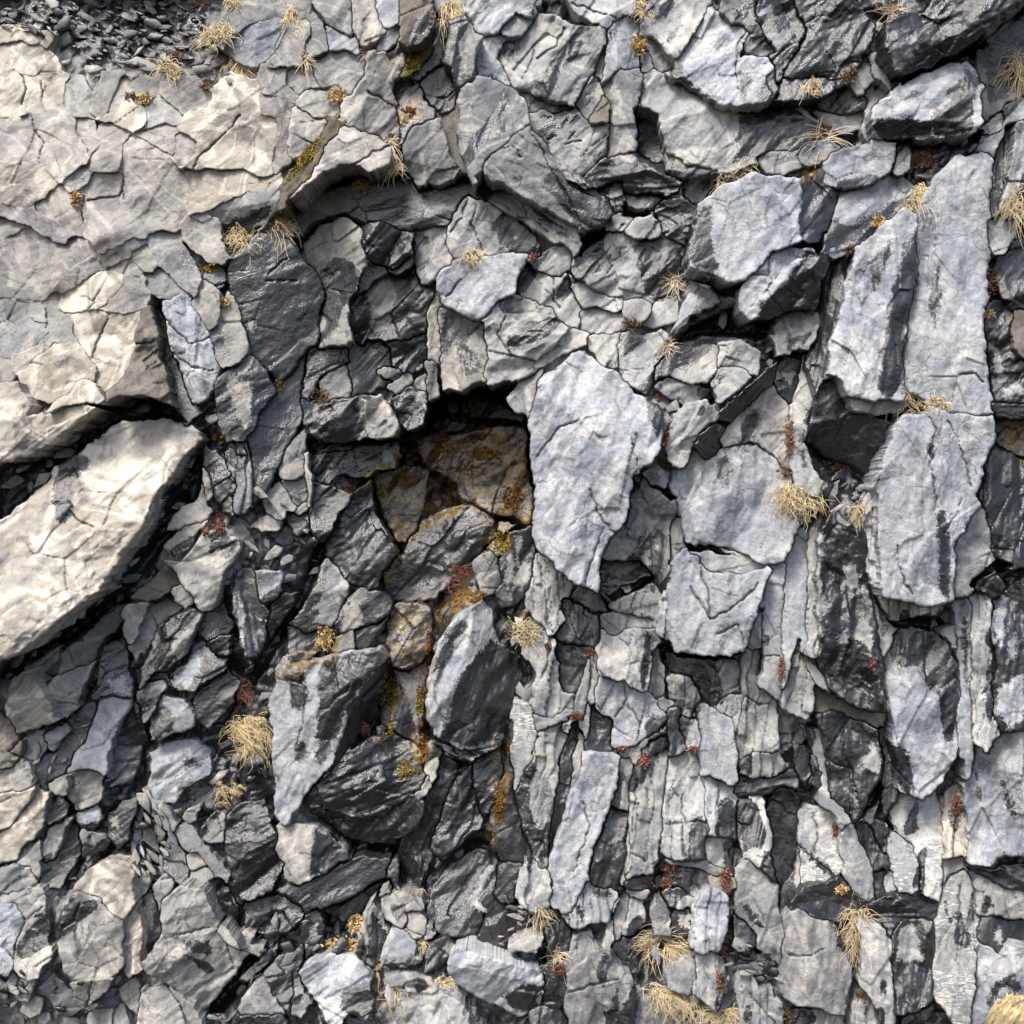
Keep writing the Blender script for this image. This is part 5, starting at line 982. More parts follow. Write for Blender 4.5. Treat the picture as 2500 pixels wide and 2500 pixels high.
def build_rock(r):
    P = r['P']; sd = hash_s(r['id']); size = math.sqrt(r['area']); sf = min(1., size / 230.)
    g = G; w_ = r['win']; U, V, sdf = GU[w_], GV[w_], r['sdf']
    other = np.where(OWN[w_] == r['k_'], SECOND[w_], BEST[w_])
    e = np.minimum(np.minimum(sdf, (sdf - other) * .5 - (-1.2 if r['calm'] else .7)), np.maximum(sdf - r['x'] - 1, -VOID[w_] - 1))
    if r['p']: e = sdf + 2.5
    cc = (e[:-1, :-1] + e[1:, :-1] + e[:-1, 1:] + e[1:, 1:]) / 4 > 0
    # interior detail
    an = R(-r['a']); ca, sa = math.cos(an), math.sin(an)
    X, Y = U * ca + V * sa, (-U * sa + V * ca) * 1.9
    wx = 11 * fbm(U / 60, V / 60, sd + 5, 2); wy = 11 * fbm(U / 60, V / 60, sd + 9, 2)
    A = r['r'] * (.35 + .65 * sf)
    h = plane(r, U, V)
    big = facet((X + wx) / 165, (Y + wy) / 165, sd + 11) * 40
    mid = facet((X + wx) / 62, (Y + wy) / 62, sd + 12) * 15
    sm = facet((X + wx * .5) / 23, (Y + wy * .5) / 23, sd + 13) * 3.4
    pv2, pe2 = plates((X + wx * .6) / 44, (Y + wy * .6) / 44, sd + 21)
    gate = np.clip(vnoise(U / 130, V / 130, sd + 31) * 5 - .1, 0, 1)
    fine = fbm(U / 9, V / 9, sd + 40, 3) * 1.5
    pk = 120 + .28 * size
    pv, pe = plates((X + wx) / pk, (Y + wy * 1.2) / pk, sd + 14)
    lam = vnoise(X / 150 + wx / 90, (Y + wy * .35) / (8 + 5 * hsh(np.array(sd), np.array(3), 1)), sd + 63) * np.clip(vnoise(U / 120, V / 120, sd + 64) * 5 + (.55 if r['a'] >= 75 or r['r'] > 1.2 else .1), 0, 1)
    crk = np.exp(-(np.maximum(pe, 0) * pk / 2.6) ** 2) * np.clip(vnoise(U / 110, V / 110, sd + 33) * 6 - 1.1, 0, 1)
    crack_attr = crk * .6
    if r['calm']: h = h + 44 * fbm(U / 250, V / 190, 4242, 3)
    h = h + A * (big + mid + sm + pv * 11 + gate * pv2 * 6 + fine) + 3.5 * min(1., r['r']) * lam - 7 * crk * min(1, r['r'])
    if r['a'] >= 78 and r['c0'][1] > 1100 and r['r'] > .55 and size > 60 and not r['v'] and not r['wetbase'] and not (r['mat'] == 'u' and r['area'] > 11000) and r['area'] < 60000 and 'boulder' not in (r['short'] or '') and 'block' not in (r['short'] or ''):
        Yw = Y / 1.9 + 5 * facet(U / 30, V / 30, sd + 95) + 24 * fbm(U / 120, V / 75, sd + 96, 2); wd = 19 + 14 * hsh(np.array(sd), np.array(1), 3)
        si = np.floor(Yw / wd); fr = Yw / wd - si; sj = np.floor(X / (150 + 120 * hsh(si, si * 0, sd + 97)) + 5 * hsh(si, si * 0, sd + 98))
        h = h + 17 * (hsh(si, sj, sd + 99) - .6)
        edge = np.exp(-(np.minimum(fr, 1 - fr) * wd / 1.6) ** 2) * (hsh(si, sj, sd + 100) > .45)
        h = h - 7 * edge; crack_attr = np.maximum(crack_attr, .6 * edge)
    for c in r['c']:
        d = pldist(c, U + 7 * fbm(U / 16, V / 16, sd + 50, 2), V + 7 * fbm(U / 16, V / 16, sd + 57, 2))
        wv = 1.5 + 2.2 * vnoise(U / 60, V / 60, sd + 52)
        kk = np.exp(-(d / wv) ** 2); h = h - 9 * kk; crack_attr = np.maximum(crack_attr, kk * .9)
    b = min(7, 2. + .016 * size) * (1 + 1.5 * vnoise(U / 40, V / 40, sd + 60))
    if r['p'] or r['calm']: b = b * (.35 if r['p'] else .15)
    t = np.clip(1 - e / np.maximum(b, 1), 0, 1)
    h = h - b * 1.2 * (1 - np.sqrt(np.maximum(0, 1 - t * t)))
    # keep cells, snap the rim to the outline
    keep = np.zeros(U.shape, bool)
    keep[:-1, :-1] |= cc; keep[1:, :-1] |= cc; keep[:-1, 1:] |= cc; keep[1:, 1:] |= cc
    gv, gu = np.gradient(e, g)
    full = np.zeros(U.shape, int)
    full[:-1, :-1] += cc; full[1:, :-1] += cc; full[:-1, 1:] += cc; full[1:, 1:] += cc
    rim = keep & (full < 4)
    gl = gu * gu + gv * gv + .05
    su = np.clip(-e * gu / gl, -1.3 * g, 1.3 * g); sv = np.clip(-e * gv / gl, -1.3 * g, 1.3 * g)
    U2 = np.where(rim, U + su, U); V2 = np.where(rim, V + sv, V)
    idx = np.full(U.shape, -1); idx[keep] = np.arange(keep.sum())
    u, v, hh = U2[keep], V2[keep], h[keep]
    a_, b_, c_, d_ = idx[:-1, :-1][cc], idx[:-1, 1:][cc], idx[1:, 1:][cc], idx[1:, :-1][cc]
    quads = np.stack([a_, d_, c_, b_], 1)
    if len(quads) < 4: return None
    # wet pattern
    wet = np.full(u.shape, 60. if r['wetbase'] else -60.)
    if not r['wetbase'] and not r['calm'] and r['mat'] in 'bngu' and not (r['d'] and r['area'] > 12000) and not (r['mat'] == 'u' and r['area'] > 25000):
        cu, cv = r['c0']; thr = .16 if (250 < cu < 1250 and cv > 950) else .26 if cu > 1100 else .3
        if cv > 1900 and cu < 650: thr = .3
        Xr, Yr = u * ca + v * sa, (-u * sa + v * ca) * 2.1
        wet = np.maximum(wet, np.clip(150 * (fbm(Xr / 150 + .4 * vnoise(u / 60, v / 60, 5), Yr / 150, 771, 3) + .12 * vnoise(np.array([cu]), np.array([cv]), 9) - thr), -60, 60))
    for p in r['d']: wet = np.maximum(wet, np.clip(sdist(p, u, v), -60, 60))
    for p in r['l']: wet = np.minimum(wet, -np.clip(sdist(p, u, v), -60, 60)) if r['wetbase'] else wet
    # side walls: every rim edge runs back into the cliff
    ed = np.concatenate([quads[:, [0, 1]], quads[:, [1, 2]], quads[:, [2, 3]], quads[:, [3, 0]]])
    key = np.minimum(ed[:, 0], ed[:, 1]).astype(np.int64) * 10000000 + np.maximum(ed[:, 0], ed[:, 1])
    _, inv, cnt = np.unique(key, return_inverse=True, return_counts=True)
    be = ed[cnt[inv] == 1]
    bv = np.unique(be); mp = {int(x): i for i, x in enumerate(bv)}
    gun, gvn = gu[keep][bv], gv[keep][bv]; gn = np.sqrt(gun ** 2 + gvn ** 2) + 1e-6
    front = world(u, v, hh)
    deps = [6, 14, 26, 42, 66, 104, 170] if not r['p'] else [10, 40]
    if size < 70: deps = [5, 16, 40, 80]
    co = [front]; n0 = len(u); rows = [bv]; wets = [wet]; ext = [np.zeros(n0)]
    for kx, dp in enumerate(deps):
        ins = 1.0 + dp * .035 + 5 * sf * min(1, dp / 25) * fbm(u[bv] / 40 + dp * .03, v[bv] / 40 + dp * .02, sd + 70, 3)
        ru, rv = u[bv] + gun / gn * ins, v[bv] + gvn / gn * ins
        rh = np.minimum(hh[bv], np.maximum(hh[bv] - dp, hh[bv] - dp)) + 4 * sf * vnoise(u[bv] / 30, v[bv] / 30, sd + 80)
        f = S * (D - hh[bv] * S) / D          # walls run straight back, square to the cliff
        co.append(np.stack([(ru - 1250) * f, -rh * S, (1250 - rv) * f + ZC], -1))
        rows.append(n0 + kx * len(bv) + np.arange(len(bv))); wets.append(wet[bv])
    rows = np.array([np.asarray(x) for x in rows])
    sq = []
    i0 = np.array([mp[int(x)] for x in be[:, 0]]); i1 = np.array([mp[int(x)] for x in be[:, 1]])
    for kx in range(len(deps)):
        sq.append(np.stack([rows[kx][i1], rows[kx][i0], rows[kx + 1][i0], rows[kx + 1][i1]], 1))
    co = np.concatenate(co)
    bm_back = world(np.array([r['c0'][0]]), np.array([r['c0'][1]]), np.array([hh.mean() - deps[-1] - 6]))
    bi = len(co); co = np.concatenate([co, bm_back])
    tris = np.stack([rows[-1][i1], rows[-1][i0], np.full(len(i0), bi)], 1)
    quads = np.concatenate([quads] + sq)
    wetall = np.concatenate(wets + [wet[:1]])
    ca_ = np.concatenate([np.clip(crack_attr[keep], 0, 1), np.zeros(len(co) - n0)])
    ii = np.clip(((v + HM) / HS).astype(int), 0, HN - 1); jj = np.clip(((u + HM) / HS).astype(int), 0, HN - 1)
    np.maximum.at(FRONT, (ii, jj), hh)
    me = new_mesh('rock', co, quads, MAT[r['mat']], dict(wet=wetall, crack=ca_, vein=np.full(len(co), float(r['v'])), tone=np.full(len(co), r['tone']), rust=np.concatenate([rust_at(u, v)] + [rust_at(u[bv], v[bv])] * len(deps) + [np.array([-60.])])), tris)
    return me

COL = dict(n='grey', B='cream', b='beige-grey', g='grey', u='blue-grey', k='brownish', y='yellowish', m='mossy', o='rust-stained', r='rusty dark')
def pca(P):
    Q = P - P.mean(0); wv, ev = np.linalg.eigh(Q.T @ Q); d = ev[:, 1]
    return math.sqrt(wv[1] / max(wv[0], 1)), math.degrees(math.atan2(-d[1], d[0])) % 180
def rel_word(dx, dy):
    an = math.degrees(math.atan2(-dy, dx)) % 360
    return ['right of', 'up and right of', 'above', 'up and left of', 'left of', 'down and left of', 'below', 'down and right of'][int((an + 22.5) // 45) % 8]
anchors = [r for r in rocks if r['short']]
used = set()
def near_anchors(u, v, n=9):
    o = []
    for a in anchors:
        d = -float(sdist(a['P'], np.array([float(u)]), np.array([float(v)]))[0]); o.append((d, a))
    o.sort(key=lambda t: t[0]); return o[:n]
def where(desc, u, v, inside=True, cap=16):
    na = near_anchors(u, v)
    def rel(d, a):
        if d < 0 and inside: return 'on the ' + a['short']
        return rel_word(u - a['c0'][0], v - a['c0'][1]) + ' the ' + a['short']
    c = [f"{desc} {rel(*x)}" for x in na[:3]]
    for i in range(5):
        for j in range(i + 1, 7):
            c.append(f"{desc} {rel(*na[i])}, {rel(*na[j])}"); c.append(f"{desc} between the {na[i][1]['short']} and the {na[j][1]['short']}")
    c = [x for x in c if len(x.split()) <= cap]
    for x in c:
        if x not in used: used.add(x); return x
    return c[0]
def describe(r):
    el, an = pca(r['P']); A = r['area']
    size = 'tiny' if A < 3000 else 'small' if A < 9000 else 'large' if A > 45000 else 'medium'
    c = COL[r['mat']] if not r['wetbase'] else ('black pale-patched' if r['l'] else 'wet black' if r['gloss'] == 'w' else 'dark')
    if r['d'] and not r['wetbase']: c = 'dark-blotched ' + c
    o = ''
    if el > 1.9: o = 'upright' if 60 < an < 120 else 'level' if (an < 20 or an > 160) else 'slanting'
    kind = 'strip' if el > 2.6 else 'slab' if A > 26000 or el > 1.9 else 'block' if A > 9000 else 'stone'
    return f"{size} {c} {o} {kind}".replace('  ', ' '), kind

KIND = dict(strip='rock_splinter', slab='flat_rock', block='rock_block', stone='wedged_stone')
for r in rocks:
    r['me'] = build_rock(r)
objs = {}
for r in rocks:
    if r['p'] or r['me'] is None: continue
    desc, kind = describe(r); nm = KIND[kind]
    if r['short']:
        for wd, n_ in (('boulder', 'boulder'), ('column', 'upright_rock'), ('blade', 'pointed_rock'), ('ledge', 'rock_ledge')):
            if wd in r['short']: nm = n_
        lab = r['short'] + (' ' if r['label'].startswith(('with', 'at ', 'right', 'left', 'in ', 'below')) else ', ') + r['label']
        sh = r['short'].split()
        lab = r['label'] if len(set(sh) & set(r['label'].split())) >= 2 else lab
        lab = ' '.join(lab.replace(' ,', ',').split()[:16])
        used.add(lab)
    else: lab = where(desc, *r['c0'], inside=False)
    o = bpy.data.objects.new(nm, r['me']); col.objects.link(o); r['me'].name = nm
    recentre(o, r['me'], world(*[np.array([q]) for q in (*r['c0'], float(np.mean(plane(r, *r['P'].T))))])[0])
    o['label'] = lab; o['category'] = nm.replace('_', ' ')
    objs[r['id']] = o
for r in rocks:
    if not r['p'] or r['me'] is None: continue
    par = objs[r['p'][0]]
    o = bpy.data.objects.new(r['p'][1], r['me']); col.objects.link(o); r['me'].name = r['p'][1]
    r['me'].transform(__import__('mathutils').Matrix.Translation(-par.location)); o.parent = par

# ---------------------------------------------------------------- the cliff bed behind the rocks
def blur(a, n):
    for _ in range(n):
        a = (np.pad(a, 1, mode='edge')[:-2, 1:-1] + np.pad(a, 1, mode='edge')[2:, 1:-1] + np.pad(a, 1, mode='edge')[1:-1, :-2] + np.pad(a, 1, mode='edge')[1:-1, 2:] + a) / 5
    return a
cov = FRONT > -900
wgt = cov.astype(float); val = np.where(cov, FRONT, 0)
gi, gj = np.meshgrid((np.arange(HN) + .5) * HS - HM, (np.arange(HN) + .5) * HS - HM)
fld = field(gi, gj)
sm_v, sm_w = blur(val, 60), blur(wgt, 60)
bedh = (sm_v + fld * .02) / (sm_w + .02) - 40
low = np.where(cov, FRONT, 1e3)               # stay behind every rock front
for _ in range(3):
    p = np.pad(low, 1, mode='edge'); low = np.minimum.reduce([p[1:-1, 1:-1], p[:-2, 1:-1], p[2:, 1:-1], p[1:-1, :-2], p[1:-1, 2:]])
inside = (gi > -20) & (gi < 2520) & (gj > -20) & (gj < 2520)
bedh = np.where(inside, bedh, bedh + 40)
bedh = blur(np.minimum(bedh, low - 24), 3)
bedh = np.minimum(bedh, low - 18)
for z in PITS:
    P = pts(z[0], z[1]); bedh = bedh - np.clip(sdist(P, gi, gj) / 12 + .6, 0, 1) * z[2]
def bed(u, v):
    x = np.clip((u + HM) / HS - .5, 0, HN - 1.001); y = np.clip((v + HM) / HS - .5, 0, HN - 1.001)
    j, i = np.floor(x).astype(int), np.floor(y).astype(int); fx, fy = x - j, y - i
    return (bedh[i, j] * (1 - fx) + bedh[i, j + 1] * fx) * (1 - fy) + (bedh[i + 1, j] * (1 - fx) + bedh[i + 1, j + 1] * fx) * fy
wm = np.zeros((HN // 4, HN // 4)); ww = wm + 1e-4
for r in rocks:
    i, j = int((r['c0'][1] + HM) / HS / 4), int((r['c0'][0] + HM) / HS / 4); k = min(r['area'], 40000)
    wm[i, j] += k * (1. if r['wetbase'] or r['mat'] in 'or' else -1. if r['mat'] in 'Bb' else -.3 if r['d'] else -.6); ww[i, j] += k
wm = blur(wm, 16) / blur(ww, 16)
def bedwet(u, v):
    i = np.clip(((v + HM) / HS / 4).astype(int), 0, HN // 4 - 1); j = np.clip(((u + HM) / HS / 4).astype(int), 0, HN // 4 - 1)
    return 60 * (wm[i, j] + .42) + 12 * fbm(u / 60, v / 60, 77, 2)
def axis():
    a = np.arange(0, 2500, 5.); b = np.arange(14, 900, 14.)
    return np.concatenate([-b[::-1], a, 2500 + b - 9])
us = axis(); vs = us[us < 2690]
U, V = np.meshgrid(us, vs)
an = R(-50); X, Y = U * math.cos(an) + V * math.sin(an), (-U * math.sin(an) + V * math.cos(an)) * 2
wx = 30 * fbm(U / 60, V / 60, 905, 2); wy = 30 * fbm(U / 60, V / 60, 909, 2)
out = np.clip(np.maximum(np.maximum(-U, U - 2500), np.maximum(-V, V - 2500)) / 60, 0, 1)
p1, _ = plates((X + wx) / 60, (Y + wy) / 60, 910); p2, _ = plates((X + wx) / 190, (Y + wy) / 190, 950)
H = bed(U, V) + 16 * p1 + 14 * facet(X / 30, Y / 30, 912) + 8 * facet(U / 13, V / 13, 913) + 2.5 * fbm(U / 7, V / 7, 915, 2) + out * (70 * p2 + 60 * facet(X / 170, Y / 170, 914))
idx = np.arange(U.size).reshape(U.shape)
quads = np.stack([idx[:-1, :-1], idx[1:, :-1], idx[1:, 1:], idx[:-1, 1:]], -1).reshape(-1, 4)
wet = np.where(out > .3, 90 * (vnoise(U / 160, V / 90, 930) - .2), np.maximum(bedwet(U, V), np.maximum.reduce([np.clip(sdist(pts(*q[:2]), U, V) + 8, -60, 50) for q in DARKBED + PITS]))).reshape(-1)
me = new_mesh('cliff', world(U.ravel(), V.ravel(), H.ravel()), quads, MAT['g'], dict(wet=wet, crack=np.zeros(U.size), vein=np.zeros(U.size), tone=np.full(U.size, .95), rust=rust_at(U, V).ravel()))
o = bpy.data.objects.new('cliff', me); col.objects.link(o); o['kind'] = 'structure'
ii = np.clip(((V + HM) / HS).astype(int), 0, HN - 1); jj = np.clip(((U + HM) / HS).astype(int), 0, HN - 1)
np.maximum.at(FRONT, (ii, jj), H)
FRONT = np.where(FRONT < -900, bedh, FRONT)

# ---------------------------------------------------------------- loose shards in the rubble and the gaps
def shard_mesh(rng, L, W, T, ang, mat, wetv):
    n = rng.randint(4, 6); th = sorted(rng.uniform(0, 2 * math.pi) for _ in range(n))
    th = [2 * math.pi * (i + rng.uniform(-.32, .32)) / n for i in range(n)]
    ca, sa = math.cos(ang), math.sin(ang); rg = [rng.uniform(.6, 1.2) for _ in th]
    tx, ty = rng.uniform(-.7, .7), rng.uniform(-.5, .9)
    rings = []
    for f, z in ((.9, -.8 * T), (1., 0), (1.0, .5 * T), (.86, .62 * T)):
        ring = []
        for q, k in zip(th, rg):
            x, y = math.cos(q) * L * k * f, math.sin(q) * W * k * f
            u, v = x * ca - y * sa, x * sa + y * ca
            ring.append((u * S, -(z + (tx * u + ty * v) * .5 + rng.uniform(-.1, .1) * T) * S, -v * S))
        rings.append(ring)
    co = [p for r_ in rings for p in r_]
    qs = [(k * n + i, k * n + (i + 1) % n, (k + 1) * n + (i + 1) % n, (k + 1) * n + i) for k in range(3) for i in range(n)]
    c = np.array(co).reshape(4, n, 3)
    co.append(tuple(c[3].mean(0) + np.array([0, -.06 * T * S, 0]))); co.append(tuple(c[0].mean(0)))
    tr = [(3 * n + i, 3 * n + (i + 1) % n, 4 * n) for i in range(n)] + [((i + 1) % n, i, 4 * n + 1) for i in range(n)]
    me = new_mesh('stone_shard', co, qs, MAT[mat], dict(wet=np.full(len(co), wetv), crack=np.zeros(len(co)), vein=np.zeros(len(co)), tone=np.full(len(co), rng.uniform(.7, 1.15)), rust=np.full(len(co), -60.)), tr, smooth=False)
    return me
def add_shard(rng, name, u, v, lift, L, asp, ang, mats, label, group):
    m = rng.choice(mats); wetv = 40 if m in 'dw' else rng.choice([-40, -40, -6]); m = 'g' if m in 'dw' else 'n' if m == 'b' and u > 1150 else m
    W = L / asp; h = float(front_at(u, v)) + lift
    me = shard_mesh(rng, L, W, min(L, W * rng.uniform(.6, 1.1)), R(ang), m, wetv)
    me.name = name
    o = bpy.data.objects.new(name, me); col.objects.link(o)
    o.location = world(np.array([u]), np.array([v]), np.array([h]))[0]
    o['label'] = label; o['category'] = 'stone shard'; o['group'] = group
for zi, z in enumerate(ZONES):
    tile, poly, n, (s0, s1), ang, mats, label, group, name = z
    P = np.array(pts(tile, poly)); rng = random.Random(400 + zi); lo, hi = P.min(0), P.max(0); k = 0; tries = 0; placed = []
    while k < n and tries < 6000:
        tries += 1
        u, v = rng.uniform(lo[0], hi[0]), rng.uniform(lo[1], hi[1])
        if sdist(P, np.array([u]), np.array([v]))[0] < 0 or not (5 < u < 2495 and 5 < v < 2495): continue
        L = s0 * (s1 / s0) ** (rng.random() ** 1.4)
        if any((u - a) ** 2 + (v - b) ** 2 < (.42 * (L + c)) ** 2 for a, b, c in placed): continue
        placed.append((u, v, L)); k += 1
        add_shard(rng, name, u, v, rng.uniform(2, 12), L, rng.uniform(1.8, 3.8), ang + rng.gauss(0, 16), mats, label, group)
rng = random.Random(77); gap = []
covb = blur(cov.astype(float), 1)
tries = 0
while len(gap) < 150 and tries < 60000:
    tries += 1
    u, v = rng.uniform(10, 2490), rng.uniform(60, 2490)
    i, j = int((v + HM) / HS), int((u + HM) / HS)
    if covb[i, j] > .05 or any((u - a) ** 2 + (v - b) ** 2 < 30 ** 2 for a, b in gap): continue
    if 900 < u < 1270 and 1080 < v < 1420: continue
    gap.append((u, v))
    na = near_anchors(u, v, 1)[0][1]
    an = 35 if u < 850 else (84 if u > 1250 and v > 1150 else 48)
    add_shard(rng, 'stone_shard', u, v, rng.uniform(6, 26), rng.uniform(12, 34), rng.uniform(1.3, 2.6), -an + rng.gauss(0, 22), 'ddddg' if bedwet(np.array([u]), np.array([v]))[0] > 4 else 'gggnd' if u > 700 else 'bbgb',
              f"loose stone shard caught in a dark gap beside the {na['short']}", 'loose shards caught in the gaps between the rocks')

# ---------------------------------------------------------------- dry grass, heather and moss
def plant_mat(name, c1, c2, rough=.75):
    k = N(name); pos = k.n('ShaderNodeNewGeometry').outputs['Position']
    n1, _ = k.noise(pos, 90, 3, .6); n2, _ = k.noise(pos, 12, 2, .5)
    c = k.mix(k.ramp(n1, .32, .68), c1, c2); c = k.mix(k.ramp(n2, .4, .7, 0, .5), c, c1)
    return k.out(c, rough, spec=.2)
PM = {'straw': plant_mat("dry_straw", (.58, .45, .26), (.78, .66, .45)), 'pale': plant_mat("bleached_stem", (.55, .45, .32), (.70, .60, .46)),
      'brown': plant_mat("dead_brown_stem", (.11, .07, .04), (.22, .15, .09)), 'red': plant_mat("red_brown_heather", (.17, .075, .055), (.27, .13, .095)),
      'leaf': plant_mat("golden_dead_leaf", (.42, .28, .12), (.58, .42, .20)), 'moss': plant_mat("yellow_moss", (.20, .14, .025), (.33, .23, .05), .95),
      'rust': plant_mat("rust_moss", (.16, .075, .018), (.26, .13, .03), .95), 'hair': plant_mat("blond_grass", (.56, .44, .23), (.74, .61, .38))}
def strands(rng, roots, dirs, lens, droop, wig, r0, mat, name, k=6):
    n = len(roots); t = np.linspace(0, 1, k)[None, :, None]
    roots, dirs = np.array(roots)[:, None, :], np.array(dirs)[:, None, :]; L = np.array(lens)[:, None, None]
    nr = np.random.RandomState(rng.randint(0, 99999))
    ph = nr.uniform(0, 6.28, (n, 1, 3)); fq = nr.uniform(2, 7, (n, 1, 3)); am = nr.uniform(.2, 1, (n, 1, 3)) * wig
    p = roots + dirs * L * t + (np.sin(fq * t + ph) - np.sin(ph)) * am * L
    p[:, :, 1] += (droop * L * t * t)[:, :, 0]
    w_ = world(p[:, :, 0].ravel(), p[:, :, 1].ravel(), p[:, :, 2].ravel()).reshape(n, k, 3)
    d = np.gradient(w_, axis=1); d /= np.linalg.norm(d, axis=2, keepdims=True) + 1e-9
    s1 = np.cross(d, np.array([.3, 1, .2])); s1 /= np.linalg.norm(s1, axis=2, keepdims=True) + 1e-9
    s2 = np.cross(d, s1)
    rad = r0 * S * nr.uniform(.6, 1.25, (n, 1, 1)) * (1 - .75 * t)
    ring = np.stack([w_ + s1 * rad, w_ - .5 * s1 * rad + .87 * s2 * rad, w_ - .5 * s1 * rad - .87 * s2 * rad], 2)
    co = ring.reshape(-1, 3); b = (np.arange(n)[:, None] * k + np.arange(k - 1)[None]) * 3
    q = np.concatenate([np.stack([b + i, b + (i + 1) % 3, b + 3 + (i + 1) % 3, b + 3 + i], -1).reshape(-1, 4) for i in range(3)])
    return new_mesh(name, co, q, mat)
def bits(rng, cen, size, mat, name, flat=.5):
    nr = np.random.RandomState(rng.randint(0, 99999)); n = len(cen)
    c = world(*np.array(cen).T.reshape(3, -1))
    a = nr.normal(size=(n, 3)); a /= np.linalg.norm(a, axis=1, keepdims=True); b = np.cross(a, nr.normal(size=(n, 3))); b /= np.linalg.norm(b, axis=1, keepdims=True)
    s = size * S * nr.uniform(.5, 1.3, (n, 1)); up = np.cross(a, b) * s * .35
    co = np.stack([c - a * s, c + b * s * flat + up, c + a * s, c - b * s * flat + up], 1).reshape(-1, 3)
    return new_mesh(name, co, np.arange(n * 4).reshape(-1, 4), mat, smooth=False)
PN = dict(straw=('grass_tuft', 'dry straw-coloured grass tuft'), spray=('dry_stems', 'sparse spray of thin dry stems'), stems=('dry_stems', 'long bent pale dry stems'),
          red=('heather_sprig', 'red-brown heather clump'), leafy=('withered_plant', 'withered golden-brown leafy plant'), brown=('withered_plant', 'withered brown twiggy plant'),
          hair=('grass_tuft', 'drooping hair-like blond grass tuft'), hairred=('heather_sprig', 'hanging red hair-like plant'), tangle=('heather_sprig', 'reddish wiry tangle of stems'),
          ball=('grass_tuft', 'dense rounded straw-coloured grass clump'), mound=('grass_tuft', 'smooth round straw mound'), spiky=('grass_tuft', 'spiky radiating straw grass tuft'),
          moss=('moss_patch', 'yellow-green moss patch'), rust=('moss_patch', 'rust-orange moss patch'), ledge=('moss_patch', 'yellow mossy fringe'))
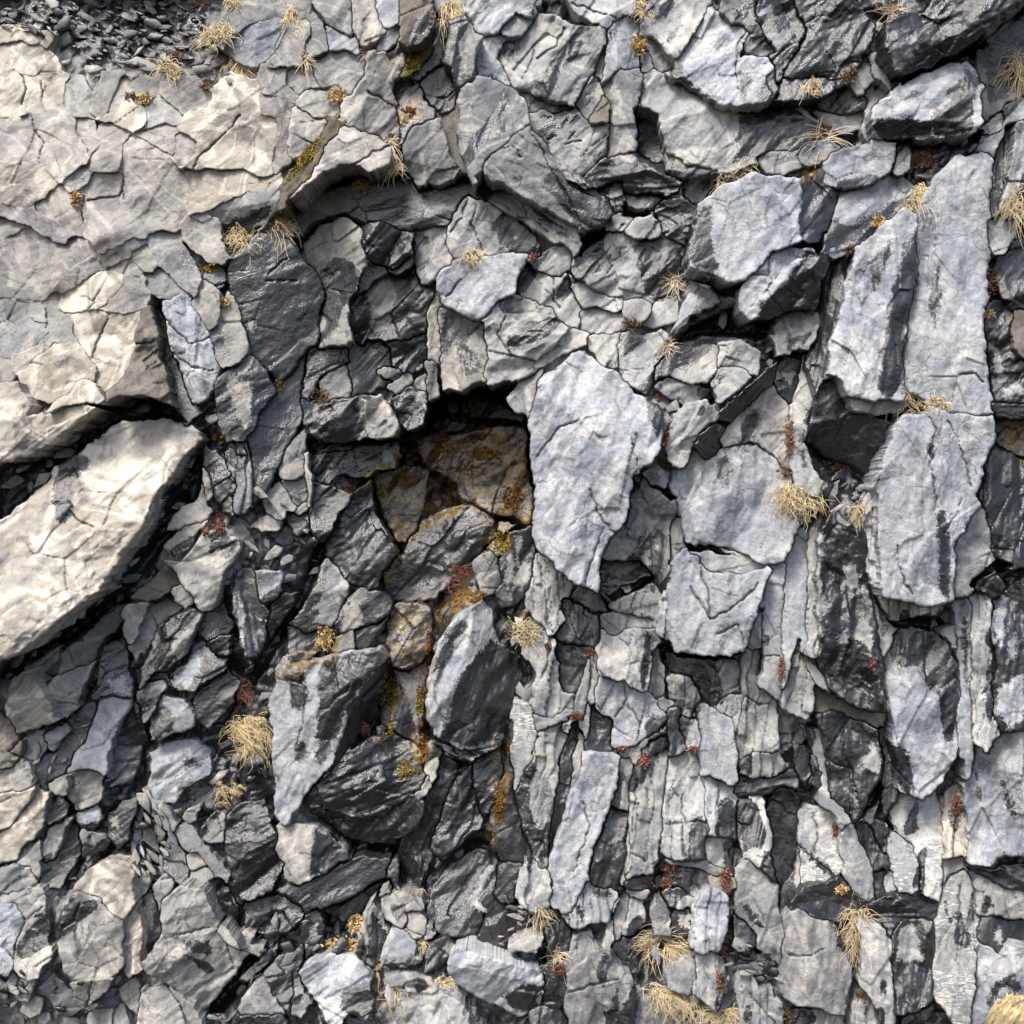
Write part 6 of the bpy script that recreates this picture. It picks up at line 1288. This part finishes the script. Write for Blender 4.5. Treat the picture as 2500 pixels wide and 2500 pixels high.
for ti, line in enumerate(TUFTS.strip().splitlines()):
    q = line.split(); kind, tile = q[0], q[1]; (u, v), = pts(tile, f"{q[2]},{q[3]}")
    rx, ry = float(q[4]) * 3.6232, float(q[5]) * 3.6232; opt = q[6] if len(q) > 6 else ''
    if kind in ('straw', 'leafy', 'ball', 'spray'): rx, ry = rx * 1.22, ry * 1.22
    rng = random.Random(9000 + ti); ang = R(float(opt[1:])) if opt[:1] == 'a' else 0.
    ca, sa = math.cos(ang), math.sin(ang); area = rx * ry
    def spot(s=1., ry_s=1.):
        while 1:
            x, y = rng.uniform(-1, 1), rng.uniform(-1, 1)
            if x * x + y * y < 1: break
        x *= rx * s; y *= ry * s * ry_s
        return u + x * ca - y * sa, v + x * sa + y * ca
    def nrm(x, y, z):
        l = math.sqrt(x * x + y * y + z * z); return (x / l, y / l, z / l)
    fl = float(np.median(front_at(u + np.array([-.4, 0, .4, 0, 0]) * rx, v + np.array([0, 0, 0, -.4, .4]) * ry)))
    name, words = PN[kind]
    root = bpy.data.objects.new(name, None); col.objects.link(root); root.location = world(np.array([u]), np.array([v]), np.array([fl]))[0]
    parts = []
    rs = max(rx, ry)
    if kind in ('straw', 'hair', 'hairred', 'spiky', 'ball', 'mound', 'tangle'):
        n = int(min(700, (34 + area * .085) * (1.3 if kind in ('ball', 'mound') else 1)))
        ro, di, le = [], [], []; dr, wg, r0 = .8, .2, 1.15
        locks = [(*spot(.75), rng.gauss(0, .75), rng.gauss(0, .4), rng.uniform(.5, 1.3)) for _ in range(5 + int(rs / 9))]
        for _ in range(n):
            if kind in ('ball', 'mound'):
                lk = rng.choice(locks); x, y = (lk[0] + rng.gauss(0, rs * .2), lk[1] + rng.gauss(0, rs * .16)) if kind == 'ball' else spot(.95); qx, qy = (x - u) / rx, (y - v) / ry; z = math.sqrt(max(0, 1 - qx * qx - qy * qy))
                if kind == 'mound': ro.append((x, y, fl + 8 + z * rs * .9)); di.append(nrm(rng.gauss(-.55, .12), rng.gauss(.75, .12), .25 * z - .1)); le.append(rs * rng.uniform(.3, .6)); dr, wg = .1, .02
                else: ro.append((x, y, fl + 4 + z * rs * .6)); di.append(nrm(rng.gauss(0, .6), rng.gauss(.4, .6), rng.gauss(.1, .45))); le.append(rs * rng.uniform(.15, .75)); dr, wg = .35, .3
            elif kind == 'spiky':
                lk = rng.choice(locks); x, y = u + (lk[0] - u) * .5 + rng.gauss(0, rs * .08), v + (lk[1] - v) * .5 + rng.gauss(0, rs * .06); aa = math.atan2(lk[1] - v, lk[0] - u) + rng.gauss(0, .8); ro.append((x, y, fl + 6)); di.append(nrm(math.cos(aa), math.sin(aa) * .8, rng.uniform(.1, .9))); le.append(rs * rng.uniform(.2, 1.)); dr, wg = .35, .15
            elif kind in ('hair', 'hairred'):
                lk = rng.choice(locks); x, y = lk[0] + rng.gauss(0, rs * .1), lk[1] + rng.gauss(0, rs * .07) - ry * .25; ro.append((x, y, fl + rng.uniform(3, 22))); di.append(nrm(lk[2] + rng.gauss(0, .16), lk[3] + .15 + rng.gauss(0, .16), rng.uniform(.1, .6))); le.append(ry * lk[4] * rng.uniform(.12, .85)); dr, wg, r0 = .5, .24, .95
            elif kind == 'tangle':
                x, y = spot(); ro.append((x, y, fl + rng.uniform(2, 20))); di.append(nrm(rng.gauss(0, 1), rng.gauss(0, 1), rng.gauss(0, .4))); le.append(rs * rng.uniform(.4, .8)); dr, wg, r0 = .1, .22, 1.
            elif opt == 'h':
                lk = rng.choice(locks); x, y = lk[0] + rng.gauss(0, rs * .12), lk[1] + rng.gauss(0, rs * .1) - ry * .2; ro.append((x, y, fl + rng.uniform(2, 14))); di.append(nrm(lk[2] + rng.gauss(0, .2), lk[3] + rng.gauss(0, .25), rng.uniform(.1, .7))); le.append(ry * lk[4] * rng.uniform(.3, 1.1)); dr, wg = .7, .2
            else:
                x, y = spot(.8); ro.append((x, y, fl + rng.uniform(0, 10)))
                di.append(nrm(rng.gauss(0, .45) + ca * .9 * rng.choice((-1, 1)), rng.gauss(0, .45) + sa * .9 * (1 if ang else rng.choice((-1, 1))), rng.uniform(.1, .8))); le.append(rs * rng.uniform(.3, 1.1)); dr, wg = .7, .22
        mt = PM['hair'] if kind in ('hair', 'mound') else PM['red'] if kind in ('hairred', 'tangle') else PM['straw']
        parts.append(('blades', strands(rng, ro, di, le, dr, wg, r0, mt, 'blades')))
        if kind in ('ball', 'mound'):
            cen = []
            for _ in range(int(area * (.25 if kind == 'mound' else .05))):
                x, y = spot(.9); z = math.sqrt(max(0, 1 - ((x - u) / rx) ** 2 - ((y - v) / ry) ** 2)); cen.append((x, y, fl + z * rs * (.78 if kind == 'mound' else .45) * rng.uniform(.8, 1)))
            parts.append(('thatch', bits(rng, cen, 9, PM['straw'], 'thatch', .3)))
        else:
            cen = [(*spot(.55), fl + rng.uniform(0, 7)) for _ in range(int(20 + area * .04))]
            parts.append(('root_clump', bits(rng, cen, 5, PM['brown'], 'root_clump', .4)))
    elif kind in ('spray', 'stems'):
        n = int(26 + area * .012) if kind == 'spray' else 26; ro, di, le = [], [], []
        for _ in range(n):
            x, y = spot(.25); y += ry * (.25 if kind == 'spray' else .1); aa = rng.uniform(0, 6.28); ro.append((x, y, fl + 5)); di.append(nrm(math.cos(aa), math.sin(aa) - .3, rng.uniform(.2, .9))); le.append(rs * rng.uniform(.4, 1.1))
        parts.append(('stems', strands(rng, ro, di, le, .3, .07, 1.7 if kind == 'stems' else 1.25, PM['pale'], 'stems', 8)))
        cen = [(*spot(.3), fl + rng.uniform(0, 8)) for _ in range(int(40 + area * .03))]
        parts.append(('root_clump', bits(rng, cen, 4.5, PM['brown'], 'root_clump', .4)))
    elif kind in ('red', 'leafy', 'brown'):
        cen = [(*spot(rng.uniform(.5, 1)), 0) for _ in range(int(50 + area * .22))]
        cen = [(x, y, float(front_at(x, y)) * .3 + fl * .7 + rng.uniform(1, 14)) for x, y, _ in cen]
        parts.append(('leaves', bits(rng, cen, 4.2 if kind != 'leafy' else 5, PM['red' if kind == 'red' else 'leaf' if kind == 'leafy' else 'brown'], 'leaves', .5)))
        m = int(14 + area * .02); ro, di, le = [], [], []
        for _ in range(m):
            x, y = spot(.7); ro.append((x, y, fl + 3)); di.append(nrm(rng.gauss(0, 1), rng.gauss(-.1, 1), rng.uniform(.2, .8))); le.append(rs * rng.uniform(.3, .8))
        parts.append(('stems', strands(rng, ro, di, le, .3, .12, 1., PM['straw' if kind == 'leafy' else 'brown'], 'stems')))
    else:
        cen = [spot(rng.uniform(.4, 1.)) for _ in range(int(60 + area * (.3 if kind != 'ledge' else .5)))]
        gate = vnoise(np.array([c[0] for c in cen]) / 17, np.array([c[1] for c in cen]) / 17, ti) > (-1 if area < 2600 else -.12)
        cen = [(x, y, float(front_at(x, y)) + rng.uniform(-4, 4)) for (x, y), g_ in zip(cen, gate) if g_]
        me = bits(rng, cen, 3.6, PM['rust' if kind == 'rust' else 'moss'], name, .7)
        bpy.data.objects.remove(root); root = bpy.data.objects.new(name, me); col.objects.link(root)
        recentre(root, me, world(np.array([u]), np.array([v]), np.array([fl]))[0])
    for pn, me in parts:
        o = bpy.data.objects.new(pn, me); col.objects.link(o)
        me.transform(__import__('mathutils').Matrix.Translation(-Vector(root.location))); o.parent = root
        if pn == 'stems': st = o
        if pn == 'leaves': lf = o
    if kind in ('red', 'leafy', 'brown'): lf.parent = st
    root['label'] = where(('large ' if area > 1500 else 'small ' if area < 350 else '') + words, u, v); root['category'] = name.replace('_', ' ')
    if name == 'moss_patch': root['kind'] = 'stuff'
